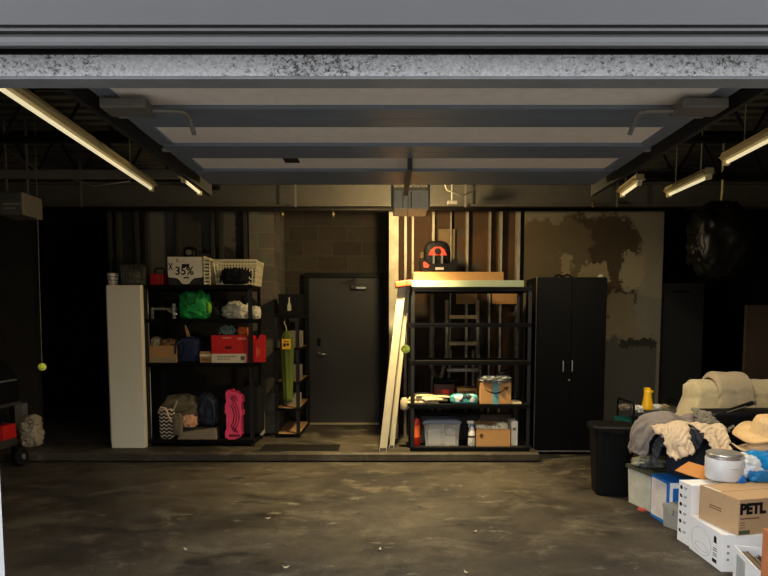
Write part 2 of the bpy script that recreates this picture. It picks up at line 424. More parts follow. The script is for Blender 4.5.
# left: stud partition behind the wide rack
lp = masks_mat('grey_plasterboard', s(66, 62, 55), [((-2.05, 7, 2.3), (.22, 1, .9), s(88, 84, 76)), ((-2.75, 7, 2.4), (.2, 1, .8), s(100, 97, 90)), ((-1.95, 7, 1.9), (.5, 1, .55), s(44, 40, 34))])
struct(MB().box((-3.42, 7.0, .1), (-1.66, 7.05, ROOF)), 'wall_back_left', lp)
struct(MB().box((-7, 7.6, .1), (-4.74, 7.7, ROOF)), 'wall_left_end', mat('brown_grey_wall', s(64, 55, 41), .9, 0, .25, 3))
st = MB()
for x in (-3.38, -3.28, -3.05, -2.93, -2.55, -2.12, -2.02, -1.72): st.box((x, 6.92, .1), (x + .04, 7.0, 2.95))
st.box((-3.42, 6.92, 2.9), (-1.66, 7.0, 2.98)).box((-2.5, 6.93, 2.30), (-2.1, 7.0, 2.34))
struct(MB().box((-2.9, 6.88, .1), (-1.67, 6.915, 1.93)), 'trim_12', mat('rack_shade_panel', s(30, 27, 23), .9, 0, .3, 5))  # added dark panel: its colour stands in for the shade inside the rack
struct(st, 'trim_5', mat('old_grey_stud', s(56, 54, 50), .7, .1, .2))
# centre: open stud wall with brown board behind it
obm = masks_mat('brown_board', s(74, 52, 30), [((.95, 6.9, 2.25), (.2, 1, .35), s(66, 60, 52)), ((.7, 6.9, 1.1), (.6, 1, .7), s(58, 46, 34)), ((1.3, 6.9, 2.4), (.4, 1, .2), s(80, 54, 30))], nscale=5)
struct(MB().box((.10, 6.90, .1), (1.72, 6.94, ROOF)), 'wall_centre', obm)
wood = mat('pale_timber', s(196, 178, 138), .75, 0, .15, 8)
struct(MB().box((.06, 6.62, .1), (.17, 6.80, ROOF)).box((.10, 6.80, .1), (.15, 7.70, ROOF)), 'wall_return', mat('chalky_post', s(205, 196, 170), .8, 0, .25, 6))
sw = MB()
for x, w in ((.245, .03), (.335, .025), (.58, .03), (.80, .012), (.99, .028), (1.27, .018), (1.40, .024), (1.60, .04)): sw.box((x, 6.80, .1), (x + w, 6.90, 2.92))
sw.box((.17, 6.80, 2.90), (1.72, 6.90, 2.95))
struct(sw, 'trim_6', mat('steel_stud', s(170, 162, 142), .5, .35, .2))
nb = MB()
for z in (1.98, 2.12, 2.27): nb.box((.44, 6.80, z), (.6, 6.9, z + .07))
nb.box((.66, 6.84, 2.2), (.86, 6.90, 2.62))
struct(nb, 'trim_7', mat('plywood_offcut', s(120, 100, 72), .8, 0, .2))
# right: patched plaster wall
pm = masks_mat('patched_plaster', s(134, 126, 106), [
    ((2.55, 6.7, 2.15), (.52, 2, .66), s(66, 53, 32)), ((2.0, 6.7, 2.3), (.5, 2, .42), s(96, 84, 60)),
    ((2.18, 6.7, 2.1), (.07, 2, .2), s(140, 128, 98)), ((2.52, 6.7, 2.08), (.17, 2, .15), s(140, 128, 98)), ((2.98, 6.7, 2.12), (.15, 2, .22), s(140, 130, 104)),
    ((2.85, 6.7, 1.52), (.18, 2, .35), s(124, 112, 84)), ((2.9, 6.7, .6), (.75, 2, .70), s(76, 74, 68)), ((3.1, 6.7, 1.25), (.22, 2, .07), s(40, 36, 28))])
struct(MB().box((1.70, 6.75, 0), (3.30, 6.87, 2.83)), 'wall_back_right', pm)
struct(MB().box((3.30, 6.75, 0), (3.34, 6.90, 2.83)), 'trim_8', mat('corner_bead', s(120, 114, 98), .7))
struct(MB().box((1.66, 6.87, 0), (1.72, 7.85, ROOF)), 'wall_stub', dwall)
# beams and joists up under the roof
bm_ = mat('grey_beam', s(88, 85, 78), .6, .1, .2, 4)
struct(MB().box((-7, 6.5, 2.83), (6, 6.52, 3.06)).box((-7, 6.42, 2.81), (6, 6.6, 2.83)).box((-7, 6.42, 3.06), (6, 6.6, 3.08)), 'ceiling_beam', bm_)
struct(MB().box((-7, 5.1, 2.79), (-.1, 5.16, 2.86)), 'trim_9', mat('grey_channel', s(118, 112, 100), .6, .1, .2, 4))
def joist(y, x0, x1, z0=2.88, z1=3.28):
    j = MB()
    for z in (z0, z1): j.box((x0, y - .03, z), (x1, y - .005, z + .04)).box((x0, y + .005, z), (x1, y + .03, z + .04))
    n = max(2, int((x1 - x0) / .22)); d = (x1 - x0) / n
    for i in range(n):
        a, b = (z0 + .02, z1 + .02) if i % 2 == 0 else (z1 + .02, z0 + .02)
        j.tube([(x0 + i * d, y, a), (x0 + (i + 1) * d, y, b)], .011, 6)
    struct(j, 'ceiling_joist', mat('joist_steel', s(26, 25, 23), .6, .3, .2))
for y in (3.0, 4.4, 5.5): joist(y, -6.9, 5.9)
struct(MB().box((-1.95, 2.4, 2.98), (-1.85, 6.4, 3.10)).box((2.35, 2.4, 2.98), (2.45, 6.4, 3.10)), 'trim_10', mat('joist_steel', s(26, 25, 23)))

# ------------------------------------------------------------------ the back door
d1 = MB().box((DX0, 7.62, .115), (DX1, 7.665, DZ)).build('door_1', mat('charcoal_door', s(40, 40, 39), .55, 0, .08, 3)); tag(d1, 'closed charcoal grey steel door in the block wall', 'door', None, 'structure')
f = MB().box((DX0 - .06, 7.58, .1), (DX0, 7.72, DZ + .06)).box((DX1, 7.58, .1), (DX1 + .06, 7.72, DZ + .06)).box((DX0, 7.58, DZ), (DX1, 7.72, DZ + .06))
f.build('door_frame', mat('dark_frame', s(20, 19, 18), .5), d1)
MB().box((DX0, 7.56, .1), (DX1, 7.70, .114)).build('threshold', mat('worn_sill', s(170, 160, 130), .5, .3), d1)
h = at(321, 354, 7.6)
hm = MB(); hm.lathe([(.027, 0), (.027, .012), (.012, .014), (.012, .045)], 16, Matrix.Translation((h.x - .03, 7.62, h.z)) @ Matrix.Rotation(R(90), 4, 'X'))
hm.tube([(h.x - .03, 7.575, h.z), (h.x + .02, 7.572, h.z), (h.x + .085, 7.575, h.z - .004)], .009)
hm.build('door_handle', silver, d1, smooth=True)
k = at(319, 342, 7.6); MB().box((k.x - .022, 7.60, k.z - .05), (k.x + .022, 7.62, k.z + .05), bev=.005).build('lock_plate', blk, d1)
c = at(352, 287, 7.6)
cm = MB().box((c.x - .02, 7.55, c.z - .03), (c.x + .20, 7.62, c.z + .03), bev=.008).tube([(c.x + .06, 7.56, c.z + .04), (c.x - .15, 7.5, c.z + .05), (c.x + .05, 7.57, c.z + .1)], .008)
cl_ = cm.build('door_closer', mat('closer_body', s(30, 30, 30), .4), d1)
MB().box((c.x + .06, 7.545, c.z - .026), (c.x + .19, 7.549, c.z - .004)).build('closer_plate', silver, cl_)

# ------------------------------------------------------------------ overhead door, standing open under the roof
og = thing('overhead_door', (.13, 2.3, 2.47), 'open overhead garage door of grey rails and beige insulation panels', 'garage door')
rail = mat('door_rail_grey', s(100, 108, 118), .45, .2, .08, 5)
foam = masks_mat('beige_foam', s(222, 210, 196), [], .9)
ys = [.0, .40, .93, 1.42, 1.78]
# section edges measured along the door: rails are the grey bands, foam lies a little deeper
bands = [(.035, .075, 'r'), (.075, .334, 'f'), (.334, .572, 'r'), (.572, .876, 'f'), (.876, 1.105, 'r'), (1.105, 1.394, 'f'), (1.394, 1.74, 'r')]
for i in range(3):
    r0, r1 = bands[2 * i][0], bands[2 * i][1]; f0, f1 = bands[2 * i + 1][:2]
    n0 = bands[2 * i + 2][0]; n1 = bands[2 * i + 2][1]
    mid1 = (n0 + n1) / 2 if i < 2 else n1
    mid0 = r0 if i == 0 else (r0 + r1) / 2
    w = 1.36
    sec = MB()
    sec.box((-w, mid0 + .003, .004), (w, r1, .055)).box((-w, f1, .004), (w, mid1 - .003, .055))
    sec.box((-w, mid0 + .003, .055), (w, mid1 - .003, .06))
    sec.box((-w - .012, r1, .01), (-w + .06, f1, .055)).box((w - .06, r1, .01), (w + .012, f1, .055))
    so = sec.build('door_section', rail, og)
    MB().box((-w + .062, r1 + .002, .022), (w - .062, f1 - .002, .05)).build('insulation_panel', foam, so)
    for sx in (-1, 1):
        MB().tube([(sx * (w + .01), mid0 + .03, .03), (sx * (w + .07), mid0 + .03, .03)], .014, 10).build('roller', gal, so)
pl = onz(291, 163, 2.47)
MB().box((pl.x - .13 - .045, pl.y - 2.3 - .06, -.002 + .018), (pl.x - .13 + .045, pl.y - 2.3 + .06, .0221), bev=.002).build('black_patch', ink, og)
for sx in (-1, 1):
    t = MB().box((sx * 1.43 - .012, -.02, -.03), (sx * 1.43 + .012, 1.95, -.024)).box((sx * 1.43 - .014, -.02, -.03), (sx * 1.43 - .011, 1.95, .06)).box((sx * 1.43 + .011, -.02, -.03), (sx * 1.43 + .014, 1.95, .06))
    t.build('track', mat('track_steel', s(34, 34, 34), .5, .4), og)
    for y in (.9, 1.85):
        MB().box((sx * 1.45, y, .06), (sx * 1.45 + .03, y + .03, .86)).build('track_hanger', gal, og)
    b = MB().box((min(sx * 1.16, sx * 1.36), .18, -.045), (max(sx * 1.16, sx * 1.36), .30, -.004), bev=.006)
    bo = b.build('corner_bracket', mat('worn_bracket', s(92, 86, 78), .6, .3), og)
    MB().tube([(sx * 1.16, .26, -.03), (sx * 1.04, .27, -.03), (sx * 1.02, .28, -.034), (sx * 1.012, .30, -.045), (sx * 1.012, .36, -.10)], .011, 8).build('bent_pin', mat('worn_bracket', s(92, 86, 78)), bo)
    g = MB().tube([(sx * 1.5, .1, .22), (sx * 1.5, 2.1, .22)], .03, 10); g.build('spring', mat('spring_steel', s(36, 35, 33), .5, .5), og, smooth=True)
ap = onz(410, 160, 2.47)
MB().box((ap.x - .145, ap.y - 2.3, -.06), (ap.x - .115, 1.80, -.045)).box((ap.x - .145, ap.y - 2.3, -.05), (ap.x - .115, ap.y - 2.28, .02)).box((ap.x - .142, 1.72, -.05), (ap.x - .118, 1.74, .03)).build('door_arm', mat('dark_strap', s(38, 37, 35), .6), og)

# ------------------------------------------------------------------ opener with its lamp
warm = (1.0, .72, .34, 1)
oc = at(411, 202, 5.05)
op = thing('door_opener', (oc.x, 5.05, 2.50), 'pale garage door opener with lit lamp, hung by straps above centre', 'door opener')
ob = mat('opener_plastic', s(238, 226, 190), .5, 0, .1)
MB().box((-.155, -.02, .0), (.155, .34, .19), bev=.015).build('housing', ob, op)
MB().box((-.15, -.035, .16), (.15, -.021, .185)).build('front_lip', mat('opener_lip', s(200, 184, 140), .5), op)
MB().box((-.004, -.026, .01), (.004, -.021, .15)).box((-.075, -.026, .01), (-.07, -.021, .15)).build('panel_seam', ink, op)
MB().box((-.13, .345, .05), (.13, .43, .18), bev=.02).build('lamp_lens', mat('lit_lens', s(255, 235, 190), .4, emit=warm, estr=4), op)
for sx in (-1, 1):
    MB().box((sx * .165 - .012, .1, .02), (sx * .165 + .012, .104, .82)).build('hanger_strap', gal, op)
wv = MB()
for i in range(4):
    x = -.1 + i * .06
    wv.tube([(x, .0, .185), (x + .02, -.03, .25), (x - .03, -.02, .30), (x + .05 * (i - 1.5), .05, .5), (x + .03, .1, .84)], .005, 6)
wv.build('wire', mat('white_wire', s(210, 205, 190), .5), op)
MB().box((-.02, -2.6, .22), (.02, -.02, .25)).build('rail', mat('track_steel', s(62, 62, 62)), op)
lc = at(10, 203, 5.05)
ol = thing('door_opener', (lc.x, 5.05, lc.z - .1), 'dark grey garage door opener hung at far left of the bay', 'door opener')
MB().box((-.14, 0, 0), (.11, .3, .2), bev=.015).build('housing', mat('dark_opener', s(96, 92, 80), .5), ol)
MB().box((-.06, -.004, .085), (.09, .0, .10)).box((-.06, -.004, .05), (.05, .0, .06)).build('label_stripe', mat('pale_stripe', s(170, 160, 130)), ol)
MB().box((-.18, -.002, .02), (-.142, .2, .15)).build('lamp_lens', mat('unlit_lens', s(200, 190, 150), .4), ol)
for sx in (-.1, .09): MB().box((sx, .1, .2), (sx + .02, .104, .9)).build('hanger_strap', gal, ol)

# ------------------------------------------------------------------ fluorescent battens
tube_m = mat('lit_tube', s(255, 240, 200), .3, emit=(1.0, .86, .52, 1), estr=.55)
bat_m = mat('batten_enamel', s(170, 154, 112), .45, 0, .06)
def batten(a, b, label, watts=0):
    a, b = Vector(a), Vector(b); L = (b - a).length; d = (b - a).normalized()
    t = thing('fluorescent_batten', a, label, 'ceiling light', 'fluorescent battens')
    t.rotation_euler = d.to_track_quat('Y', 'Z').to_euler()
    if watts: 
        la = lamp('batten_light', 'AREA', a + (b - a) * .5 + Vector((0, 0, -.03)), watts, (1.0, .84, .58), shape='RECTANGLE', size=.05, size_y=L * .9); la.rotation_euler = (0, 0, -math.atan2(d.x, d.y))
    MB().box((-.032, 0, .015), (.032, L, .065), bev=.006).build('housing', bat_m, t)
    MB().prism([(-.055, .028), (-.032, .02), (-.032, .028), (-.053, .034)], .02, L - .02).prism([(.055, .028), (.032, .02), (.032, .028), (.053, .034)], .02, L - .02).build('reflector', bat_m, t)
    for i in range(1):
        x = 0
        MB().tube([(x, .035, -.002), (x, L - .035, -.002)], .012, 12).build('tube', tube_m, t, smooth=True)
        for y in (.0, L - .035): MB().box((x - .018, y, -.022), (x + .018, y + .035, .02), bev=.004).build('lamp_holder', mat('holder_plastic', s(226, 214, 170), .4), t)
    for y in (L * .2, L * .8): MB().tube([(0, y, .075), (0, y, ROOF - .05 - a.z)], .004, 6).build('hanger', gal, t)
    return t
batten(onz(-38, 62, 2.6) , onz(152, 189, 2.6), 'long fluorescent batten over the left side of the bay', 6)
batten(onz(183, 179, 2.6), onz(200, 193, 2.6), 'short batten by left door track, beyond the long one')
batten(onz(850, 98, 2.6), onz(725, 163, 2.6), 'fluorescent batten running out of frame at upper right', 19)
batten(onz(710, 176, 2.6), onz(668, 195, 2.6), 'middle one of the three battens on the right', 9)
batten(onz(640, 182, 2.6), onz(622, 195, 2.6), 'shortest batten on the right, nearest the overhead door', 5)

# ------------------------------------------------------------------ pipes and cables
sp = thing('sprinkler_pipe', (0, 6.36, 2.76), 'dark sprinkler pipe crossing under the grey beam at the back', 'pipe')
MB().tube([(-6.9, 0, 0), (3.36, 0, 0)], .022, 10).build('pipe', mat('dark_pipe', s(28, 26, 24), .5), sp, smooth=True)
for px, dz in ((282, .0), (333, .0), (593, .0)):
    x = at(px, 212, 6.36).x
    MB().lathe([(.009, 0), (.009, .035), (.024, .045), (.02, .07), (.008, .085)], 12, Matrix.Translation((x, 0, 0)) @ Matrix.Rotation(R(180 if px != 593 else 0), 4, 'X')).build('sprinkler_head', mat('old_brass', s(120, 104, 70), .4, .6), sp)
for x in (-5.5, -3.4, -1.0, .9, 2.6): MB().box((x, -.003, .02), (x + .02, .003, .58)).build('pipe_hanger', gal, sp)
def cable(pts, r, m, label):
    o = MB().tube(pts, r, 6).build('hanging_cable', m, None, pts[0], True); o.location = pts[0]; tag(o, label, 'cable')
cable([at(440, 172, 5.6), at(447, 190, 5.6), at(462, 196, 5.6), at(474, 190, 5.6), at(480, 176, 5.6), at(481, 150, 5.6)], .006, mat('grey_cable', s(120, 116, 104)), 'thin grey cable looping down beside the lit opener')
cable([at(0, 145, 4.9), at(20, 158, 4.9), at(40, 172, 4.9), at(70, 178, 4.9), at(95, 186, 4.9), at(130, 181, 4.9)], .006, mat('grey_cable', s(120, 116, 104)), 'slack grey cable under the joists at upper left')
jb = at(452, 203, 6.0)
j = thing('hanging_junction_box', (jb.x, 6.0, jb.z), 'small grey junction box on a drop rod right of the opener', 'junction box')
MB().box((-.05, -.04, -.02), (.05, .04, .02), bev=.004).build('box', gal, j); MB().tube([(0, 0, .02), (0, 0, ROOF - jb.z - .05)], .012, 8).build('drop_rod', gal, j)

# ------------------------------------------------------------------ light: overcast sky through the opening, the opener lamp, the tubes
w = bpy.data.worlds.new('world'); SC.world = w; w.use_nodes = True
w.node_tree.nodes['Background'].inputs[0].default_value = (.90, .94, 1.0, 1); w.node_tree.nodes['Background'].inputs[1].default_value = 3.5
lamp('opener_bulb', 'POINT', (oc.x, 5.60, 2.62), 62, (1.0, .74, .36), shadow_soft_size=.05)
lamp('opener_downlight', 'SPOT', (oc.x, 5.52, 2.60), 480, (1.0, .78, .40), shadow_soft_size=.05, spot_size=R(102), spot_blend=.9)
# ------------------------------------------------------------------ steel racks
def rack(loc, w, d, h, levels, label, rz=0, deck=None, post_m=None, lip=.045, name='storage_rack', deckname='shelf'):
    t = thing(name, loc, label, 'shelving', None, rz)
    pm_ = MATS.get('punched_post') or stripes_mat('punched_post', s(8, 8, 8), s(22, 22, 22), 2, .04, .4, .45)
    for x, sx in ((0, 1), (w, -1)):
        for y, sy in ((0, 1), (d, -1)):
            m = MB().box((min(x, x + sx * .04), min(y, y + sy * .003), 0), (max(x, x + sx * .04), max(y, y + sy * .003), h))
            m.box((min(x, x + sx * .003), min(y, y + sy * .04), 0), (max(x, x + sx * .003), max(y, y + sy * .04), h))
            po = m.build('post', pm_, t)
            MB().box((min(x - sx*.002, x + sx * .042), min(y - sy*.002, y + sy * .042), 0), (max(x - sx*.002, x + sx * .042), max(y - sy*.002, y + sy * .042), .012)).build('foot', blk, po)
    for z in levels:
        sh_ = MB().box((.004, .004, z - .012), (w - .004, d - .004, z)).build(deckname, deck or mat('rack_deck', s(24, 23, 22), .8, 0, .2), t)
        fr_ = MB().box((.002, -.002, z - lip), (w - .002, .006, z + .001)).box((.002, d - .006, z - lip), (w - .002, d + .002, z + .001))
        fr_.box((-.002, .002, z - lip), (.006, d - .002, z + .001)).box((w - .006, .002, z - lip), (w + .002, d - .002, z + .001))
        fr_.box((.04, -.006, z - lip * .55), (w - .04, -.002, z - lip * .35))
        fr_.build('shelf_frame', mat('rack_frame', s(14, 14, 15), .4, .2, .1), sh_)
    return t
# left wide rack
LX, LY, LW, LDp = -2.655, 6.20, 1.19, .46
def LZ(py): return at(200, py, LY).z
lz = {'top': LZ(285) - .0, 's2': LZ(319), 's3': LZ(363), 's4': LZ(440)}
rack((LX, LY, .1), LW, LDp, lz['top'] - .1 + .005, [lz[k_] - .1 for k_ in ('top', 's2', 's3', 's4')], 'wide black steel storage rack left of the charcoal door')
# centre rack
CX0, CY0, CW, CDp = .285, 5.96, 1.29, .5
def CZ(py): return at(470, py, CY0).z
cz = {'top': CZ(287), 's2': CZ(323), 's3': CZ(361), 's4': CZ(404.5), 's5': CZ(447.5)}
rack((CX0, CY0, .1), CW, CDp, cz['top'] - .1 + .005, [cz[k_] - .1 for k_ in ('top', 's2', 's3', 's4', 's5')], 'black steel storage rack with car seat on top, in front of bare studs')
# small rack standing end-on by the door
SX0, SY0, SW, SD = -1.315, 6.68, .295, .86
def SZ(py): return at(290, py, SY0).z
sz = [SZ(v) for v in (315, 348, 382, 408.5, 434)]
rack((SX0, SY0, .1), SW, SD, sz[0] - .1 + .005, [z - .1 for z in sz], 'narrow black rack with wooden shelves standing end-on beside the charcoal door', deck=mat('chipboard', s(150, 118, 76), .8, 0, .12, 30), lip=.03)

# ------------------------------------------------------------------ helper makers for goods
def carton(loc, w, d, h, label, m=kraft, rz=0, name='cardboard_box', cat='box', group=None, open_=False, tape=None, flaps=None):
    """closed carton, or an open one with its four flaps"""
    t = thing(name, loc, label, cat, group, rz)
    if open_:
        MB().tray((-w/2, 0, 0), (w/2, d, h), .005).build('carton_body', m, t)
        for fx in (flaps or 'LRFB'):
            a = R(35); L_ = (d if fx in 'FB' else w) * .35
            if fx == 'F': q = MB().box((-w/2 + .004, -L_, -.002), (w/2 - .004, 0, .002), Matrix.Translation((0, 0, h)) @ Matrix.Rotation(a, 4, 'X'))
            elif fx == 'B': q = MB().box((-w/2 + .004, 0, -.002), (w/2 - .004, L_, .002), Matrix.Translation((0, d, h)) @ Matrix.Rotation(a, 4, 'X'))
            elif fx == 'L': q = MB().box((-L_, .004, -.002), (0, d - .004, .002), Matrix.Translation((-w/2, 0, h)) @ Matrix.Rotation(a, 4, 'Y'))
            else: q = MB().box((0, .004, -.002), (L_, d - .004, .002), Matrix.Translation((w/2, 0, h)) @ Matrix.Rotation(-a, 4, 'Y'))
            q.build('flap', m, t)
    else:
        MB().box((-w/2, 0, 0), (w/2, d, h), bev=.004).build('carton_body', m, t)
        MB().box((-w/2 + .002, d/2 - .0015, h - .001), (w/2 - .002, d/2 + .0015, h + .0006)).build('lid_seam', ink, t)
    if tape: MB().box((-w * .1, -.0012, .002), (w * .1, d * .98, h + .0012)).build('tape', tape, t)
    return t
def soft(name, loc, rad, m, label, cat, seed=1, amp=.16, fs=2.6, ridge=.1, group=None, rz=0, p=2.8):
    mb = MB().blob((0, 0, rad[2] * .86), rad, seed, amp, fs, ridge, flat=0, p=p, nu=56, nv=36)
    return single(mb, name, m, loc, label, cat, group, rz, True)
def Lat(px, py, dy=.08): return at(px, py, LY + dy)
def span(a, b, Y): return at(b, 300, Y).x - at(a, 300, Y).x
E = .001
# ------------------------------------------------------------------ left rack, top board
def put(px0, px1, Y, z): return Vector((at((px0 + px1) / 2, 300, Y).x, Y, z + E))
v = put(150, 164, 6.3, lz['top'])
rb = thing('tool_box', v, 'small red box with black handle on left rack top board', 'toolbox')
MB().box((-.075, 0, 0), (.075, .18, .13), bev=.01).build('box_body', mat('red_plastic', s(196, 30, 28), .45, 0, .1), rb)
MB().tube([(-.05, .09, .12), (-.05, .09, .18), (-.03, .09, .2), (.04, .09, .2), (.055, .09, .18), (.055, .09, .12)], .009, 8).build('handle', blk, rb)
MB().box((.02, -.004, .02), (.028, 0, .11)).build('latch', mat('pale_red', s(220, 90, 80)), rb)
# white printed carton with a curved cut-out along its foot
v = put(169, 203, 6.235, lz['top']); w_ = .385; h_ = .31
pb = thing('printed_carton', v, 'white printed carton with black 35% lettering on the left rack', 'box')
poly = [(-w_/2, 0.005), (-w_/2, h_), (w_/2, h_), (w_/2, 0.005)]
cream = mat('cream_card', s(224, 214, 188), .75, 0, .05)
pm2 = MB().box((-w_/2, .004, 0), (w_/2, .34, h_), bev=.003); pm2.build('carton_body', mat('carton_dark_foot', s(38, 36, 36), .7), pb)
face = [(-w_/2, .09), (-w_/2, h_), (w_/2, h_), (w_/2, .09)] + [(w_/2 - .02, .085), (w_/2 - .10, .075), (w_/2 - .13, .05), (w_/2 - .15, .02), (.02, .012), (-.02, .012), (-w_/2 + .15, .02), (-w_/2 + .13, .05), (-w_/2 + .10, .075), (-w_/2 + .02, .085)]
MB().prism(face, -.001, .003).build('printed_front', cream, pb)
MB().box((-w_/2 - .0006, .004, .09), (-w_/2, .33, h_)).box((w_/2, .004, .09), (w_/2 + .0006, .33, h_)).box((-w_/2, .004, h_), (w_/2, .338, h_ + .0008)).build('printed_side', cream, pb)
text('35%', .125, ink, pb, FRONT(-.115, -.0018, .115), bold=.002)
text('X', .115, ink, pb, FRONT(-.185, -.0018, .165) @ Matrix.Scale(.6, 4, (1, 0, 0)), bold=.002)
text('B.......', .05, mat('brown_print', s(120, 92, 60)), pb, FRONT(-.10, -.0018, .255))
MB().box((-.035, -.0022, .20), (.045, -.0012, .232)).box((-.02, -.0022, .075), (.04, -.0012, .09)).build('print_bar', ink, pb)
# latticed white crate end and the laundry basket
def lattice(w, d, h, taper, nx, nz, wire, loc, label, cat, name, m, nd=6):
    t = thing(name, loc, label, cat)
    def P(u, v_, z):
        k_ = 1 - taper * (1 - z / h); return (u * k_, d/2 + (v_ - d/2) * k_, z)
    cs = [(-w/2, 0), (w/2, 0), (w/2, d), (-w/2, d)]
    g = MB()
    for i in range(4):
        a, b = cs[i], cs[(i + 1) % 4]; n = nx if i % 2 == 0 else nd
        for k_ in range(n + 1):
            u = a[0] + (b[0] - a[0]) * k_ / n; q = a[1] + (b[1] - a[1]) * k_ / n
            g.tube([P(u, q, .01), P(u, q, h)], wire, 5)
        for k_ in range(1, nz):
            g.tube([P(*a, h * k_ / nz), P(*b, h * k_ / nz)], wire, 5)
    for k_ in range(nx + 1): u = -w/2 + w * k_ / nx; g.tube([P(u, 0, .01), P(u, d, .01)], wire, 5)
    g.build('lattice', m, t)
    rm = MB(); rm.tube([P(*cs[0], h), P(*cs[1], h), P(*cs[2], h), P(*cs[3], h)], wire * 2.6, 8, closed=True)
    rm.build('rim', m, t)
    b_ = MB().tube([P(*cs[0], .012), P(*cs[1], .012), P(*cs[2], .012), P(*cs[3], .012)], wire * 2.2, 8, closed=True); b_.build('foot_band', m, t)
    return t
bask = mat('ivory_plastic', s(222, 212, 176), .45, 0, .05)
v = put(214, 257, 6.24, lz['top'])
lattice(.475, .36, .27, .12, 14, 4, .0055, v, 'ivory lattice laundry basket on the left rack top board', 'basket', 'laundry_basket', bask)
bl = soft('dark_cloth', v + Vector((0, .06, .012)), (.17, .11, .1), dark_fab, 'dark laundry lying inside the ivory basket', 'laundry', 3, ridge=.15); 
v = put(204.5, 210.5, 6.23, lz['top'])
cr = thing('slotted_panel', v, 'narrow ivory slotted panel between printed carton and laundry basket', 'panel')
gm = MB()
for i in range(8): gm.box((-.028, 0, .01 + i * .038), (.028, .012, .03 + i * .038))
gm.build('slats', bask, cr); MB().box((-.034, -.002, 0), (-.028, .25, .32)).box((.028, -.002, 0), (.034, .25, .30)).build('frame', bask, cr)
# dark gear behind the carton
v = put(187, 197, 6.56, lz['top'])
t = thing('work_lamp', v, 'black work lamp standing behind the printed carton', 'lamp')
MB().lathe([(.07, 0), (.07, .015), (.015, .02), (.015, .3)], 16).build('stand', blk, t)
MB().blob((0, -.02, .385), (.075, .06, .08), 2, .05, 2).build('lamp_head', blk, t, smooth=True)
MB().lathe([(.035, 0), (.03, .01)], 14, Matrix.Translation((0, -.075, .39)) @ Matrix.Rotation(R(90), 4, 'X')).build('lens', gal, t)
# wire basket at the left end, over the locker
v = put(118, 142, 6.42, at(120, 284, 6.42).z)

# ------------------------------------------------------------------ left rack, second board
v = put(153, 176, 6.27, lz['s2'])
t = thing('bar_clamp', v + Vector((0, 0, .0)), 'silver bar clamp on second board of the left rack', 'clamp')
MB().box((-.15, 0, .10), (.13, .012, .125)).box((-.15, -.01, .0), (-.13, .02, .13)).build('bar', gal, t)
MB().box((.09, -.02, .0), (.115, .03, .17), bev=.004).build('jaw', silver, t)
MB().tube([(.02, .0, .11), (.09, -.01, .07), (.14, -.02, .05)], .012, 8).build('handle', silver, t, smooth=True)
v = put(179, 206, 6.26, lz['s2'])
gb = thing('shopping_bag', v, 'crumpled green shopping bag on the left rack second board', 'bag')
gmat = mat('green_nonwoven', s(18, 148, 62), .6, 0, .25, 8, .3, 30)
MB().blob((0, .1, .15), (.165, .1, .165), 5, .14, 3.0, .16, flat=0, p=3.2, nu=64, nv=44).build('bag_body', gmat, gb, smooth=True)
MB().tube([(-.06, -.02, .26), (-.055, -.035, .2), (-.02, -.045, .16), (.03, -.045, .17), (.05, -.03, .23), (.05, -.01, .28)], .009, 6).build('handle', mat('dark_green', s(6, 70, 32)), gb, smooth=True)
MB().blob((.165, .08, .13), (.022, .06, .07), 3, .15, 3, .1).build('gusset', mat('lime_fabric', s(130, 190, 50), .6), gb, smooth=True)
def tangle(loc, w, d, h, m, label, n=10, r=.005, seed=2, name='cable_tangle', cat='cables'):
    rr = random.Random(seed); mb = MB()
    pts = []
    for i in range(n * 6):
        a = i * 1.05 + rr.random() * .8
        pts.append((w/2 * math.cos(a) * (.5 + .5 * rr.random()), d/2 + d/2 * .9 * math.sin(a) * (.5 + .5 * rr.random()), r + (h - 2 * r) * rr.random() ** 1.3))
    fine = []
    for i in range(1, len(pts) - 2):
        for k_ in range(4):
            u = k_ / 4; p0, p1, p2, p3 = [Vector(pts[i + q]) for q in (-1, 0, 1, 2)]
            x = .5 * ((2*p1) + (p2 - p0)*u + (2*p0 - 5*p1 + 4*p2 - p3)*u*u + (3*p1 - p0 - 3*p2 + p3)*u**3); x.z = max(r, x.z); fine.append(x)
    mb.tube(fine, r, 6)
    return single(mb, name, m, loc, label, cat, None, 0, True)
tangle(put(208, 222, 6.3, lz['s2']), .16, .2, .2, mat('black_rubber', s(30, 30, 33), .5), 'tangle of black cable between green bag and cream bag')
v = put(220, 257, 6.24, lz['s2'])
v = v + Vector((0, .05, 0))
cb_ = thing('plastic_bag', v, 'cream plastic bag slumped open on left rack second board', 'bag')
creamp = mat('cream_film', s(222, 214, 190), .4, 0, .08)
MB().blob((-.05, .1, .085), (.17, .1, .11), 8, .2, 2.2, .2, flat=0, p=2.2, nu=64, nv=44).build('bag_body', creamp, cb_, smooth=True)
MB().blob((.16, .06, .07), (.06, .06, .075), 4, .15, 2.4, .15, flat=0).build('bag_end', creamp, cb_, smooth=True)
soft('dark_jacket', v + Vector((.06, .14, 0)), (.10, .09, .12), dark_fab, 'dark folded jacket poking out of the cream plastic bag', 'jacket', 6, .2, 2.4, .2)
v = put(240, 247, 6.42, lz['s2'])
single(MB().lathe([(.035, 0), (.037, .02), (.037, .16), (.015, .2), (.015, .24), (.018, .245), (.018, .27)], 16), 'bottle', mat('black_gloss', s(16, 16, 18), .2), v, 'tall black bottle behind the cream bag on the left rack', 'bottle', smooth=False)

